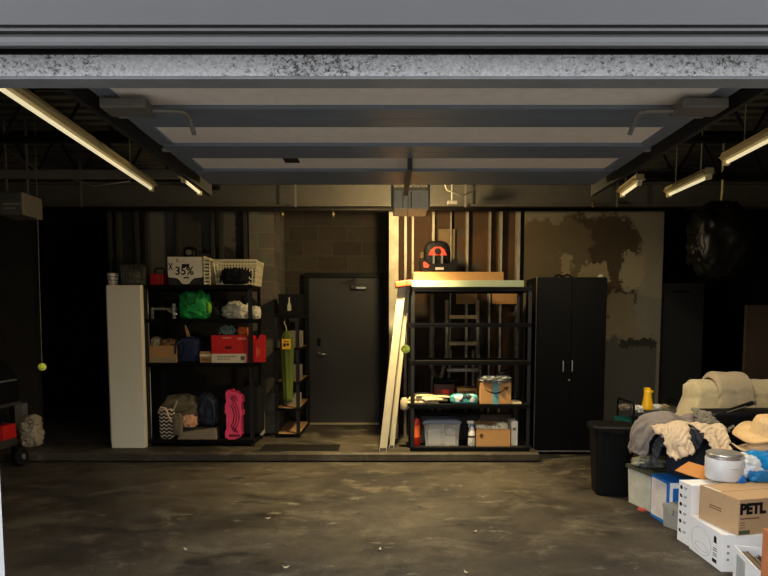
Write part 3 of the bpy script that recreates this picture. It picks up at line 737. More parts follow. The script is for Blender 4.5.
# ------------------------------------------------------------------ left rack, third board
v = put(147, 174, 6.24, lz['s3'])
t = thing('cardboard_tray', v, 'brown cardboard tray full of odds and ends on third board', 'box')
MB().tray((-.155, 0, 0), (.155, .3, .19), .006).build('tray_body', kraft, t)
MB().box((-.1555, -.001, 0), (.1555, .0, .055)).build('pale_band', mat('grey_card', s(150, 132, 104), .8), t)
soft('paper_scrap', v + Vector((-.10, .1, .09)), (.05, .06, .1), mat('grey_paper', s(150, 140, 116), .8), 'grey crumpled paper sticking out of cardboard tray, left end', 'paper', 4, .3, 3, .3)
soft('paper_scrap', v + Vector((.05, .12, .10)), (.09, .08, .085), mat('brown_paper', s(120, 92, 58), .8), 'brown crumpled paper heaped in middle of the cardboard tray', 'paper', 14, .3, 3, .3)
v = put(175, 197, 6.24, lz['s3'])
t = thing('tote_bag', v, 'navy blue cloth tote bag on third board', 'bag')
MB().blob((0, .11, .13), (.125, .1, .15), 9, .08, 2.5, .08, flat=0, p=3.6, nu=56, nv=40).build('bag_body', mat('navy_fabric', s(22, 30, 66), .9, 0, .25, 10), t, smooth=True)
MB().tube([(-.08, .02, .24), (-.13, .0, .2), (-.135, .0, .1)], .012, 6).build('strap', mat('navy_fabric', s(22, 30, 66)), t, smooth=True)
single(MB().prism([(-.02, 0), (.02, 0), (.005, .16), (-.01, .17)], 0, .02), 'wooden_wedge', mat('raw_wood', s(206, 160, 92), .7, 0, .12, 14), v + Vector((-.01, .1, .26)), 'pointed wooden wedge sticking up out of the navy tote bag', 'wedge', rot=(0, R(-14), 0))
v = put(198, 210, 6.24, lz['s3'])
t = thing('small_carton', v, 'small brown carton with white band beside red shoe box', 'box')
MB().box((-.062, 0, 0), (.062, .16, .125), bev=.003).build('carton_body', kraft, t)
MB().box((-.0625, -.0012, .07), (.0625, .16, .095)).build('white_band', cream, t); MB().box((-.04, -.0015, .02), (.04, 0, .05)).build('print_bar', mat('brown_print', s(120, 92, 60)), t)
single(MB().tube([(-.05, .06, .01), (0, .05, .05), (.06, .06, .02)], .02, 10), 'grip', blk, v + Vector((0, 0, .126)), 'black rubber grip lying on the small banded carton', 'tool', smooth=True)
v = put(210.5, 247, 6.225, lz['s3'])
red = mat('red_card', s(206, 26, 22), .5, 0, .06)
t = thing('shoe_box', v, 'large red shoe box with white band along its foot', 'box')
MB().box((-.205, 0, 0), (.205, .3, .305), bev=.003).build('box_body', red, t)
MB().box((-.2052, -.0012, .0), (.185, 0, .10)).build('white_label', cream, t)
MB().box((-.05, -.0018, .155), (.025, -.0002, .185)).build('print_bar', mat('dark_red_print', s(90, 8, 10)), t)
lm = MB()
for r_, (y0, n) in enumerate(((.062, 9), (.035, 6))):
    for i in range(n): lm.box((-.14 + i * .024, -.0018, y0), (-.125 + i * .024, -.0010, y0 + .014))
lm.box((.12, -.0018, .03), (.165, -.001, .075)); lm.build('label_print', mat('brown_print', s(120, 92, 60)), t)
MB().box((-.08, -.0018, .272), (.02, -.001, .285)).box((.09, -.0018, .26), (.14, -.001, .28)).box((.15, -.0018, .26), (.185, -.001, .28)).build('small_print', mat('pale_print', s(232, 150, 130)), t)
tangle(v + Vector((-.06, .05, .306)), .2, .16, .115, mat('pale_teal_cord', s(120, 150, 140), .6), 'pale teal cord heaped on top of the red shoe box', 8, .008, 6, 'cord', 'cord')
soft('rubber_glove', v + Vector((.14, .08, .306)), (.06, .05, .05), mat('orange_rubber', s(220, 110, 40), .5), 'orange rubber glove lying on the red shoe box', 'glove', 7, .25, 3, .2)
v = put(252.5, 262, 6.30, lz['s3'])
t = thing('gift_bag', v, 'red paper bag beside the red shoe box', 'bag')
MB().prism([(-.06, 0), (.06, 0), (.065, .30), (.02, .31), (.0, .26), (-.03, .25), (-.055, .30)], 0, .12).build('bag_body', red, t)
MB().box((-.02, -.0012, .06), (-.005, 0, .17)).box((.005, -.0012, .08), (.02, 0, .15)).build('print_mark', mat('orange_print', s(236, 110, 60)), t)

# ------------------------------------------------------------------ left rack, bottom board
v = put(158, 193, 6.34, lz['s4'])
olive = mat('olive_canvas', s(104, 92, 70), .9, 0, .2, 12, .3, 80)
t = thing('backpack', v + Vector((0, 0, .13)), 'brown olive canvas backpack lying on the bottom board of the left rack', 'backpack')
MB().blob((.01, .1, .15), (.21, .12, .20), 21, .1, 2.2, .1, flat=0, p=3.0, nu=56, nv=40).build('pack_body', olive, t, smooth=True)
MB().tube([(.0, -.03, .30), (-.03, -.05, .22), (-.06, -.05, .14), (-.06, -.06, .05)], .013, 8).build('strap', mat('tan_webbing', s(146, 130, 100), .8), t, smooth=True)
MB().tube([(-.17, .0, .2), (-.05, -.035, .16), (.08, -.035, .18), (.19, .0, .24)], .007, 6).build('piping', mat('dark_olive', s(58, 50, 38)), t, smooth=True)
v = put(172, 212, 6.23, lz['s4'])
t = thing('fabric_bin', v, 'low grey and beige fabric bin under the backpack', 'bin')
MB().prism([(-.2, 0), (.235, 0), (.23, .12), (-.18, .07)], 0, .09).build('bin_front', mat('beige_canvas', s(134, 118, 94), .9), t)
MB().tray((-.2, .091, 0), (.235, .36, .125), .008).build('bin_body', mat('charcoal_canvas', s(58, 56, 54), .9), t)
v = put(152, 169, 6.22, lz['s4'])
t = thing('tote_bag', v, 'black and white chevron tote bag standing at left end of the bottom board', 'bag')
chev = stripes_mat('chevron_print', s(196, 186, 160), s(22, 22, 24), 2, .042, .42, .8, 0, .8, .028)
MB().blob((0.02, .05, .165), (.085, .045, .175), 4, .05, 2, .03, flat=0, p=4.5, nu=48, nv=32).build('bag_body', chev, t, smooth=True)
MB().tube([(-.06, -.0, .3), (-.02, -.02, .37), (.03, -.02, .36), (.07, -.02, .25), (.1, -.02, .2)], .011, 8).build('strap', mat('peach_strap', s(214, 178, 140), .8), t, smooth=True)
soft('pouch', v + Vector((.155, .0, .05)), (.055, .035, .13), mat('taupe_fabric', s(110, 98, 78), .9), 'taupe pouch hanging between chevron bag and backpack', 'pouch', 9, .12, 2.2, .06)
soft('shoe_pair_bag', v + Vector((.255, .08, .13)), (.08, .06, .07), mat('salmon_cloth', s(214, 160, 120), .85), 'salmon patterned cloth bundle on the beige bin front', 'cloth', 11, .25, 3, .2)
bpy.data.objects['shoe_pair_bag'].name = 'cloth_bundle'
v = put(193, 213, 6.30, lz['s4'])
t = thing('backpack', v + Vector((0, .03, .13)), 'dark navy backpack slumped beside the olive canvas backpack', 'backpack')
nav2 = mat('dark_navy_nylon', s(34, 40, 54), .7, 0, .3, 10, .2, 60)
MB().blob((0, .08, .17), (.125, .09, .19), 31, .16, 2.2, .14, flat=0, p=2.6, nu=56, nv=40).build('pack_body', nav2, t, smooth=True)
MB().tube([(.02, -.02, .34), (.085, -.02, .27), (.10, -.02, .15), (.09, -.02, .05)], .011, 8).build('strap', mat('slate_webbing', s(74, 78, 84), .8), t, smooth=True)
# pink ride-on / tool case stood on end
v = put(222, 241, 6.225, lz['s4'])
t = thing('carry_case', v, 'pink hard plastic case stood on end on the bottom board', 'case')
pk = mat('pink_plastic', s(240, 74, 118), .4, 0, .06)
poly = [(-.10, .02), (-.10, .10), (-.085, .11), (-.085, .29), (-.10, .30), (-.095, .40), (-.08, .43), (-.09, .52), (-.075, .555), (-.04, .555), (-.03, .53), (.03, .53), (.05, .52), (.085, .50), (.10, .46), (.10, .42), (.085, .41), (.085, .33), (.10, .32), (.10, .27), (.082, .26), (.08, .10), (.085, .05), (.06, .02), (.0, .0), (-.06, .0)]
MB().prism(poly, 0, .2).build('shell', pk, t)
vm = MB()
for j in range(3):
    r_ = .16 + j * .028
    for i in range(14):
        a = R(-38 + i * 5.8)
        vm.box((-.011, -.002, -.006), (.011, .001, .006), Matrix.Translation((-.155 + r_ * math.cos(a), 0, .27 + r_ * 1.15 * math.sin(a))) @ Matrix.Rotation(-a + R(90), 4, 'Y'))
for i in range(3):
    for j in range(3):
        for zc in (.105, .455): vm.box((-.014, -.002, -.005), (.014, .001, .005), Matrix.Translation((-.005 + i * .022 - j * .01, 0, zc - .022 + (i if zc > .3 else 2 - i) * .008 + j * .022)) @ Matrix.Rotation(R(35), 4, 'Y'))
vm.build('vent_slots', mat('dark_pink', s(110, 14, 32)), t)
MB().box((-.055, -.003, .03), (.065, 0, .06)).build('name_plate', mat('dark_pink', s(110, 14, 32)), t)
v = put(243, 252, 6.32, lz['s4'])
t = thing('suitcase', v + Vector((.02, 0, 0)), 'black suitcase standing behind the pink case', 'suitcase')
MB().box((-.13, 0, .03), (.10, .28, .58), bev=.04).build('case_body', dark_fab, t, smooth=True)
MB().tube([(-.08, .05, .57), (-.08, .05, .63), (.05, .05, .63), (.05, .05, .57)], .01, 8).build('handle', blk, t, smooth=True)
for x in (-.1, .07): MB().lathe([(.028, -.012), (.028, .012)], 14, Matrix.Translation((x, .06, .028)) @ Matrix.Rotation(R(90), 4, 'Y')).build('wheel', blk, t)
v = put(257, 261, 6.45, lz['s4'])
single(MB().box((-.012, 0, 0), (.012, .16, .25)), 'magazine', mat('grey_print_paper', s(150, 146, 134)), v + Vector((0, 0, .0)), 'pale magazine upright at right end of left rack bottom board', 'magazine')

# ------------------------------------------------------------------ tall beige locker and what lies on it
v = onz(127, 448, .1); bx0, bx1 = at(111, 447, v.y).x, at(145, 447, v.y).x
ht = at(125, 285, v.y).z - .1
t = thing('tall_locker', ((bx0 + bx1) / 2, v.y, .1), 'tall plain beige locker at the left end of the wide rack', 'locker')
bg = mat('beige_enamel', s(236, 226, 196), .55, 0, .06, 60)
w2 = (bx1 - bx0) / 2
MB().box((-w2, .02, 0), (w2, .20, ht)).build('locker_body', bg, t)
MB().box((-w2 + .012, 0, .0), (w2 - .002, .018, ht - .004), bev=.002).build('door', bg, t)
MB().box((-w2 + .001, .002, .06), (-w2 + .009, .018, ht - .02)).build('hinge_strip', mat('pale_hinge', s(170, 160, 134)), t)
single(MB().box((-.17, 0, 0), (.17, .02, ht - .14)), 'beige_board', bg, ((bx0 + bx1) / 2 - .045, v.y + .205, .1), 'beige board stood upright behind the beige locker', 'board')
v2 = put(108, 119, v.y + .08, .1 + ht)
t = thing('striped_pot', v2, 'small white striped pot on top of the beige locker', 'pot')
MB().lathe([(.045, 0), (.06, .13), (.054, .13), (.045, .02)], 20).build('pot_body', mat('white_glaze', s(214, 206, 186), .4), t, smooth=True)
MB().lathe([(.0523, .05), (.054, .06)], 20).lathe([(.0555, .085), (.0573, .098)], 20).build('stripe', mat('grey_glaze', s(130, 124, 112)), t)
v2 = put(121, 142, v.y + .025, .1 + ht)
lattice(.22, .17, .22, .1, 8, 3, .004, v2, 'dark wire basket on top of the beige locker', 'basket', 'wire_basket', mat('dark_wire', s(60, 58, 52), .5, .3))
soft('cloth_roll', v2 + Vector((.0, .085, .012)), (.075, .05, .08), mat('grey_rag', s(110, 104, 90), .9), 'grey rag heaped in the dark wire basket', 'rag', 5, .2, 2.5, .2)
# ------------------------------------------------------------------ centre rack: top
def C2(px, dy=.04): return at(px, 300, CY0 + dy).x
v = Vector((at(467, 300, 6.0).x, 6.0, cz['top'] + E))
single(MB().box((-.60, -.03, 0), (.60, .38, .07), bev=.004), 'mint_board', mat('mint_card', s(176, 190, 160), .6, 0, .04), v, 'long pale mint slab lying along the centre rack top', 'slab')
vk = Vector((at(458.5, 300, 6.0).x, 6.0, cz['top'] + .072))
t = carton(vk, .96, .34, .09, 'long flat kraft carton under the car seat', name='long_flat_carton')
for o in t.children: pass
vs_ = at(437.5, 270, 6.22)
t = thing('child_car_seat', Vector((vs_.x, 6.04, cz['top'] + .164)), 'black child car seat with red padding on top of the centre rack', 'car seat')
bp_ = mat('black_seat_shell', s(13, 12, 14), .6, 0, .2)
MB().prism([(-.16, 0), (.16, 0), (.19, .04), (.20, .13), (.175, .16), (.15, .13), (.11, .09), (-.11, .09), (-.15, .13), (-.175, .16), (-.20, .13), (-.19, .04)], .0, .30).build('shell', bp_, t)
MB().blob((0, .25, .19), (.15, .06, .175), 3, .03, 2, p=3).build('backrest', bp_, t, smooth=True)
redf = mat('orange_red_fabric', s(222, 62, 40), .8, 0, .1)
MB().prism([(-.10, .20), (.10, .20), (.075, .26), (.03, .29), (-.03, .29), (-.075, .26)], .175, .195).build('head_padding', redf, t)
MB().lathe([(.035, 0), (.034, .012)], 18, Matrix.Translation((0, .173, .245)) @ Matrix.Rotation(R(90), 4, 'X')).build('headrest_opening', ink, t)
MB().prism([(-.165, .05), (-.12, .045), (-.105, .07), (-.15, .11), (-.172, .10)], -.006, .0).build('armrest_padding', redf, t)
hb = MB().box((-.055, .13, .085), (-.035, .17, .20)).box((.035, .13, .085), (.055, .17, .20)); 
MB().box((-.055, .13, .085), (-.035, .17, .20)).build('harness_strap', mat('grey_webbing', s(84, 84, 88), .7), t)
MB().box((.035, .13, .085), (.055, .17, .20)).build('harness_strap', mat('grey_webbing', s(84, 84, 88)), t)
MB().box((-.04, -.004, .025), (.05, 0, .05)).build('label_plate', mat('pale_label', s(170, 160, 150)), t)
hb.b.free()

# ------------------------------------------------------------------ centre rack: fourth board
teal = mat('teal_tape', s(96, 150, 160), .5, 0, .15, 20)
def cput(a, b, dy, z): return Vector((at((a + b) / 2, 300, CY0 + dy).x, CY0 + dy, z + E))
v = cput(481, 513, .03, cz['s4'])
t = carton(v, .335, .26, .232, 'kraft parcel with black arrow smile and blue tape on the fourth board')
MB().box((-.035, -.0015, 0), (.035, .258, .2335)).build('tape', teal, t)
sm_ = []
for i in range(17):
    u = -1 + i / 8; sm_.append((.0 + u * .125, .125 + u * u * .055 + u * .004))
top = [(x, z) for x, z in sm_]; th_ = [.006 + .010 * (1 - abs(i - 9) / 9) for i in range(17)]
MB().prism(top + [(x, z - h_) for (x, z), h_ in list(zip(sm_, th_))[::-1]], -.0026, -.0014).build('smile_mark', ink, t)
MB().prism([(.085, .178), (.132, .190), (.122, .140), (.112, .142), (.117, .176), (.086, .168)], -.0026, -.0014).build('arrow_head', ink, t)
soft('packing_film', v + Vector((.0, .05, .236)), (.15, .08, .035), mat('silver_film', s(150, 152, 150), .3, .3, .5, 20), 'crumpled grey packing film on top of the smile parcel', 'packaging', 13, .35, 3.4, .35)
single(MB().tube([(-.10, .0, .02), (.0, .02, .05), (.10, .03, .10)], .018, 10), 'flashlight', mat('dark_metal', s(40, 40, 42), .35, .6), v + Vector((.06, .03, .272)), 'black torch lying on the grey packing film', 'torch', smooth=True)
v = cput(413, 433, .05, cz['s4'])
pap = mat('cream_paper', s(226, 206, 160), .85, 0, .06, 20)
rr = random.Random(4)
def paper(loc, w, d, h, label, rz, tilt=0, m=pap):
    mb = MB()
    n = 8
    for j in range(1):
        vs_, fs_ = [], []
        for zf in (0, 1):
            for i in range(n + 1):
                for k_ in range(n + 1):
                    u, q = i / n - .5, k_ / n - .5
                    vs_.append((u * w, q * d + d/2, h * (zf * (1 - .5 * abs(u * 2) ** 3)) + .0 ))
        M_ = (n + 1) ** 2
        for i in range(n):
            for k_ in range(n):
                a = i * (n + 1) + k_; b = a + 1; c_ = a + n + 2; d_ = a + n + 1
                fs_.append((a, b, c_, d_)); fs_.append((M_ + a, M_ + d_, M_ + c_, M_ + b))
        for i in range(n):
            for (a, b) in ((i, i + 1), (n * (n + 1) + i + 1, n * (n + 1) + i)): fs_.append((b, a, M_ + a, M_ + b))
            for (a, b) in (((i + 1) * (n + 1), i * (n + 1)), (i * (n + 1) + n, (i + 1) * (n + 1) + n)): fs_.append((b, a, M_ + a, M_ + b))
        mb._add(vs_, fs_)
    return single(mb, 'paper_bundle', m, loc, label, 'paper', 'paper bundles on the fourth board', rz, True)
zc = cz['s4'] + E
paper(Vector((C2(424), 6.02, zc)), .34, .24, .025, 'cream paper bundle lowest of the stack at left of the fourth board', .05)
paper(Vector((C2(422), 6.02, zc + .027)), .28, .2, .05, 'cream puffed paper bundle second from bottom of the stack', -.12)
paper(Vector((C2(437), 6.01, zc + .027)), .25, .22, .035, 'cream paper bundle tucked under the teal pack', .1)
paper(Vector((C2(427), 6.03, zc + .079)), .22, .18, .018, 'thin cream paper sheet bundle topmost of the stack', .3)
paper(Vector((C2(440), 6.02, zc + .064)), .22, .16, .02, 'cream paper bundle lying beside the maroon box', -.2)
v = cput(465.5, 466, .02, cz['s4'])
t = thing('tissue_pack', v, 'teal and white patterned soft pack in front of small carton', 'pack')
tm = masks_mat('teal_print', s(84, 180, 186), [((v.x - .06, v.y, v.z + .06), (.04, .3, .035), s(232, 232, 224)), ((v.x + .02, v.y, v.z + .08), (.05, .3, .03), s(28, 44, 60)), ((v.x + .09, v.y, v.z + .05), (.03, .3, .03), s(232, 232, 224)), ((v.x - .02, v.y, v.z + .04), (.03, .3, .02), s(28, 44, 60))], .4, .05, 14)
MB().blob((0, .08, .05), (.15, .08, .055), 8, .05, 2, .03, flat=0, p=4).build('pack_body', tm, t, smooth=True)
v = cput(443.5, 446, .24, cz['s4'])
t = carton(v, .22, .2, .19, 'maroon box with red label on the fourth board', mat('maroon_card', s(104, 34, 26), .6))
MB().box((-.02, -.0014, .08), (.05, 0, .13)).build('red_label', mat('red_print', s(220, 50, 30)), t)
MB().box((-.112, -.002, .135), (.112, .202, .191)).build('lid', mat('dark_maroon', s(58, 24, 20), .6), t)
single(MB().blob((0, .06, .03), (.16, .05, .03), 2, .1, 2, .06, flat=0), 'dark_wrap', dark_fab, v + Vector((.04, .04, .192)), 'dark cloth lying on top of the maroon box', 'cloth', smooth=True)
v = cput(468.5, 469, .2, cz['s4'])
t = carton(v, .235, .22, .15, 'small kraft carton with brown lettering between maroon box and smile parcel')
lm = MB()
for i in range(7): lm.box((-.09 + i * .025, -.0012, .09), (-.072 + i * .025, 0, .12))
lm.build('lettering', mat('brown_ink', s(86, 52, 24)), t); lm = MB()
v = cput(518, 519, .04, cz['s4'])
single(MB().box((-.06, 0, 0), (.05, .16, .02)), 'envelope', mat('cream_paper', s(226, 206, 160)), v, 'small pale envelope flat at right end of the fourth board', 'envelope')
# white jug hung on the left post
vj = at(405, 412, 5.93)
t = thing('watering_jug', Vector((vj.x, 6.1, .1 + 0.3)), 'white plastic jug hooked on left side of the centre rack', 'jug')
MB().lathe([(.04, 0), (.045, .01), (.045, .1), (.03, .12), (.03, .13)], 16).build('jug_body', mat('jug_plastic', s(166, 156, 132), .5), t, smooth=True)
MB().tube([(.04, 0, .10), (.075, 0, .13), (.08, 0, .02), (.043, 0, .02)], .009, 8).build('handle', mat('jug_plastic', s(166, 156, 132)), t)
t.location.z = vj.z
# ------------------------------------------------------------------ centre rack: bottom board
zb = cz['s5']
v = cput(415.5, 416, .10, zb)
t = thing('fire_extinguisher', v, 'red and orange cylinder at left end of the bottom board', 'fire extinguisher')
MB().lathe([(.05, 0), (.055, .01), (.055, .24), (.045, .29), (.02, .31), (.018, .32)], 20).build('cylinder', mat('red_enamel', s(190, 34, 20), .35), t, smooth=True)
MB().lathe([(.0556, .10), (.0556, .23)], 20, caps=False).build('orange_label', mat('orange_label', s(238, 108, 44), .5), t, smooth=True)
MB().box((-.02, -.05, .315), (.02, .03, .33)).box((-.015, -.06, .338), (.015, .03, .35)).box((-.012, -.01, .31), (.012, .02, .345)).build('valve', blk, t)
MB().tube([(.02, 0, .32), (.055, -.01, .31), (.062, -.01, .2), (.06, -.01, .12)], .008, 8).build('hose', blk, t, smooth=True)
carton(cput(421, 422, .2, zb), .07, .12, .16, 'small grey-brown box behind the red cylinder', mat('grey_box_card', s(130, 116, 96), .8), name='small_box')
def tote(loc, w, d, h, label, body, lidm, rz=0, name='storage_tote', lip=.012):
    t = thing(name, loc, label, 'storage tub', None, rz)
    def fr(z): return .92 + .08 * z / h
    vs_, fs_ = [], []
    for (q, zs) in ((0, (0, h)), (.004, (h, .004))):
        for z in zs:
            k_ = fr(z)
            vs_ += [(-w/2 * k_ + q, d/2 - d/2 * k_ + q, z), (w/2 * k_ - q, d/2 - d/2 * k_ + q, z), (w/2 * k_ - q, d/2 + d/2 * k_ - q, z), (-w/2 * k_ + q, d/2 + d/2 * k_ - q, z)]
    for j in range(3):
        for i in range(4): fs_.append((j*4+i, j*4+(i+1) % 4, (j+1)*4+(i+1) % 4, (j+1)*4+i))
    fs_ += [(3, 2, 1, 0), (12, 13, 14, 15)]
    MB()._add(vs_, fs_).build('tub_body', body, t)
    MB().box((-w/2 - lip, -lip, h - .02), (w/2 + lip, d + lip, h + .012), bev=.006).box((-w/2 + .03, .03, h + .012), (w/2 - .03, d - .03, h + .02)).build('lid', lidm, t)
    for sx in (-1, 1): MB().box((sx * (w/2 + .006) - .01, d * .35, h - .05), (sx * (w/2 + .006) + .01, d * .65, h - .02)).build('latch', lidm, t)
    return t
clear = mat('clear_plastic', s(225, 225, 220), .25, 0, .03, alpha=.28)
v = cput(443, 443, .06, zb)
tote(v, .39, .32, .265, 'clear storage tub with smoky blue lid holding white packs', clear, mat('smoky_blue_lid', s(112, 122, 140), .3, 0, .1))
wpk = mat('white_pack', s(226, 222, 206), .7, 0, .05)
def pack(loc, w, d, h, label): 
    t = thing('white_pack', loc, label, 'pack', 'white packs inside the clear tub')
    MB().box((-w/2, 0, 0), (w/2, d, h), bev=.008).build('pack_body', wpk, t)
    MB().box((-w * .2, -.0012, h * .12), (-w * .08, 0, h * .2)).build('print_mark', mat('grey_print', s(110, 106, 96)), t)
pack(v + Vector((-.085, .05, .006)), .125, .08, .175, 'tall white pack standing at left inside the clear tub')
pack(v + Vector((.09, .04, .006)), .12, .1, .09, 'low white pack at right inside the clear tub')
pack(v + Vector((-.05, .15, .006)), .17, .09, .215, 'white pack at the back inside the clear tub')
single(MB().blob((0, 0, .06), (.04, .04, .07), 3, .1, 2, .05, flat=0), 'white_roll', wpk, v + Vector((.008, .09, .006)), 'round white roll in the middle of the clear tub', 'roll', smooth=True)
single(MB().blob((0, 0, .035), (.06, .04, .045), 6, .2, 3, .1, flat=0), 'white_bag', wpk, v + Vector((.095, .09, .098)), 'small white bag on the low pack inside the clear tub', 'bag', smooth=True)
v = cput(473, 473, .08, zb)
t = thing('spray_bottle', v, 'white spray bottle with blue collar on the bottom board', 'bottle')
MB().lathe([(.036, 0), (.04, .008), (.04, .13), (.038, .15), (.022, .2), (.015, .215), (.015, .225)], 20).build('bottle_body', white_p, t, smooth=True)
MB().lathe([(.0405, .095), (.0405, .118)], 20, caps=False).build('dark_band', mat('dark_label', s(44, 42, 44)), t)
MB().lathe([(.02, .222), (.02, .248)], 16).build('collar', mat('blue_collar', s(96, 140, 180), .4), t)
MB().box((-.05, -.012, .248), (.02, .012, .275), bev=.004).prism([(-.03, .25), (-.02, .25), (-.028, .20), (-.036, .21)], -.006, .006).build('trigger', white_p, t)
v = cput(495.5, 495, .05, zb)
t = carton(v, .37, .3, .19, 'open kraft carton of crumpled white packing paper on the bottom board', open_=True, flaps='B', rz=0)
MB().lathe([(.022, -.001), (.022, .0012)], 12, Matrix.Translation((-.13, -.002, .12)) @ Matrix.Rotation(R(90), 4, 'X')).build('round_print', mat('brown_ink', s(86, 52, 24)), t)
for i, (dx, r_) in enumerate(((-.12, .06), (-.04, .05), (.04, .055), (.12, .07))):
    soft('packing_paper', v + Vector((dx, .12 + .03 * (i % 2), .115)), (r_, .07, r_ * .9), mat('white_tissue', s(226, 218, 196), .8), ['crumpled white paper at left end of the open carton', 'crumpled white paper second from left in the open carton', 'crumpled white paper third from left in the open carton', 'crumpled white paper at right end of the open carton'][i], 'paper', 20 + i, .3, 3, .25, 'packing paper in the open carton')
v = cput(516.5, 517, .08, zb)
t = thing('white_carton', v, 'narrow white box upright at right end of the bottom board', 'box')
MB().box((-.035, 0, 0), (.035, .2, .27), bev=.004).build('box_body', wpk, t)
MB().box((-.02, -.0012, .17), (.015, 0, .2)).build('print_mark', mat('grey_print', s(110, 106, 96)), t)
for i, (px0, hh, lab) in enumerate(((430, .32, 'dark crate at back left of the bottom board'), (457, .30, 'dark crate at the back behind the spray bottle'))):
    vb = cput(px0 + 10, px0 + 10, .39, zb)
    carton(vb, .3, .1, hh, lab, mat('dark_crate', s(44, 42, 44), .8), name='dark_crate', cat='crate')
vb = cput(497, 498, .385, zb)
carton(vb, .36, .1, .3, 'grey-brown panel carton behind the white packing paper', mat('grey_brown_card', s(96, 80, 66), .85), name='cardboard_box')

# ------------------------------------------------------------------ ladders
def bar(mb, a, b, w, d):   # flat rail from a to b
    a, b = Vector(a), Vector(b); L_ = (b - a).length
    M = Matrix.Translation(a) @ (b - a).to_track_quat('Z', 'Y').to_matrix().to_4x4()
    return mb.box((-w/2, -d/2, 0), (w/2, d/2, L_), M)
b0 = onz(383, 450, .1); b1 = onz(392, 444, .1)
t0 = at(402, 284, 6.62); t1 = at(412, 285, 6.62)
t = thing('step_ladder', (b0.x, b0.y, .1), 'folded white step ladder with orange cap leaning beside the pale post', 'ladder')
alu = mat('white_rail', s(206, 196, 166), .5, .05, .08)
o_ = Vector((b0.x, b0.y, .1))
TA, TB = at(403, 283, 6.30), at(411, 283, 6.42)
A0, A1 = onz(383, 450, .1), onz(391, 446, .1)
A1 = Vector((A1.x, A0.y + .16, .1))
def rails(p, q, nm, w=.085, d=.03, m=alu):
    mb = MB(); bar(mb, Vector(p) - o_, Vector(q) - o_, d, w); return mb.build(nm, m, t)
A0 = Vector((at(383, 450, 6.03).x, 6.03, .1)); A1 = Vector((at(391.5, 446, 6.16).x, 6.16, .1))
def prail(p, q, nm, w, m=alu):
    """channel rail seen edge-on to the bay: w wide across X"""
    mb = MB(); p, q = Vector(p) - o_, Vector(q) - o_
    dx = w / 2
    vs_ = [(p.x - dx, p.y - .03, p.z), (p.x + dx, p.y - .03, p.z), (p.x + dx, p.y + .03, p.z), (p.x - dx, p.y + .03, p.z), (q.x - dx, q.y - .03, q.z), (q.x + dx, q.y - .03, q.z), (q.x + dx, q.y + .03, q.z), (q.x - dx, q.y + .03, q.z)]
    mb._add(vs_, [(0,3,2,1),(4,5,6,7),(0,1,5,4),(1,2,6,5),(2,3,7,6),(3,0,4,7)])
    # raised lips down both edges of the channel
    for e in (-1, 1):
        mb._add([(x + (e * (dx - .006) if i % 4 in (0, 3) else e * dx) - x + (x if False else (p.x if i < 4 else q.x)), y - (.008 if i % 4 in (0, 1) else 0), z) for i, (x, y, z) in enumerate(vs_)], [(0,3,2,1),(4,5,6,7),(0,1,5,4),(1,2,6,5),(2,3,7,6),(3,0,4,7)])
    return mb.build(nm, m, t)
T0 = at(402, 285, 6.0); T1 = at(407.5, 285, 6.1)
prail(A0, T0, 'front_rail', .082); prail(A1, T1, 'rear_rail', .055)
cap = MB().box((-.085, -.07, -.03), (.09, .2, .03), Matrix.Translation(Vector(((T0.x + T1.x) / 2 - .02, T0.y - .03, T0.z + .01)) - o_) @ Matrix.Rotation(R(-7), 4, 'Y'), bev=.01)
cap.build('top_cap', mat('orange_plastic', s(204, 84, 44), .5), t)
for p_ in (A0, A1):
    MB().box((-.045, -.035, 0), (.045, .035, .03), Matrix.Translation(p_ - o_)).build('foot', mat('grey_rubber', s(70, 66, 60)), t)
# rungs run back between the two frames, seen end-on
for i in range(5):
    u = .14 + i * .17
    p_ = A0.lerp(T0, u); q_ = A1.lerp(T1, u)
    MB().box((-.02, 0, -.012), (.02, .12, .012), Matrix.Translation(p_ - o_ + Vector((.03, .02, 0)))).build('step', alu, t)
# grey ladder behind the centre rack
l0 = at(462, 378, 6.62)
t = thing('aluminium_ladder', (l0.x, 6.56, .1), 'grey ladder with tan steps standing behind the centre rack', 'ladder')
o_ = Vector((l0.x, 6.56, .1)); grm = mat('dull_aluminium', s(200, 192, 174), .45, .5, .15)
HT = at(447, 300, 6.72).z
xl, xr = at(447.5, 316, 6.65).x, at(478.5, 316, 6.65).x
xl2, xr2 = at(442, 378, 6.55).x, at(482, 378, 6.55).x; zm = at(440, 355, 6.6).z
for a, b in ((xl, xl2), (xr, xr2)):
    mb = MB(); mb.tube([Vector((a, 6.74, HT)) - o_, Vector((a, 6.68, zm)) - o_], .024, 8); mb.tube([Vector((a, 6.68, zm)) - o_, Vector((b, 6.62, at(440, 378, 6.6).z)) - o_, Vector((b + (b - a) * .6, 6.56, .1)) - o_], .024, 8)
    mb.build('rail', grm, t, smooth=True)
    MB().tube([Vector((a + (.05 if a == xl else -.05), 6.72, zm + .05)) - o_, Vector((b + (.06 if a == xl else -.06), 6.77, .1)) - o_], .016, 8).build('brace', grm, t, smooth=True)
tan = mat('tan_step', s(224, 196, 146), .6, .1, .12)
for py, mm in ((317, tan), (343.5, tan), (370, grm), (398, grm), (425, grm)):
    z = at(460, py, 6.64).z; k_ = max(0, (zm - z)) * .12
    MB().box((xl - k_ + .02, 6.62, z - .022), (xr + k_ - .02, 6.70, z + .022), bev=.006).build('step', mm, t)
    for o in (t.children[-1],): o.location = -o_
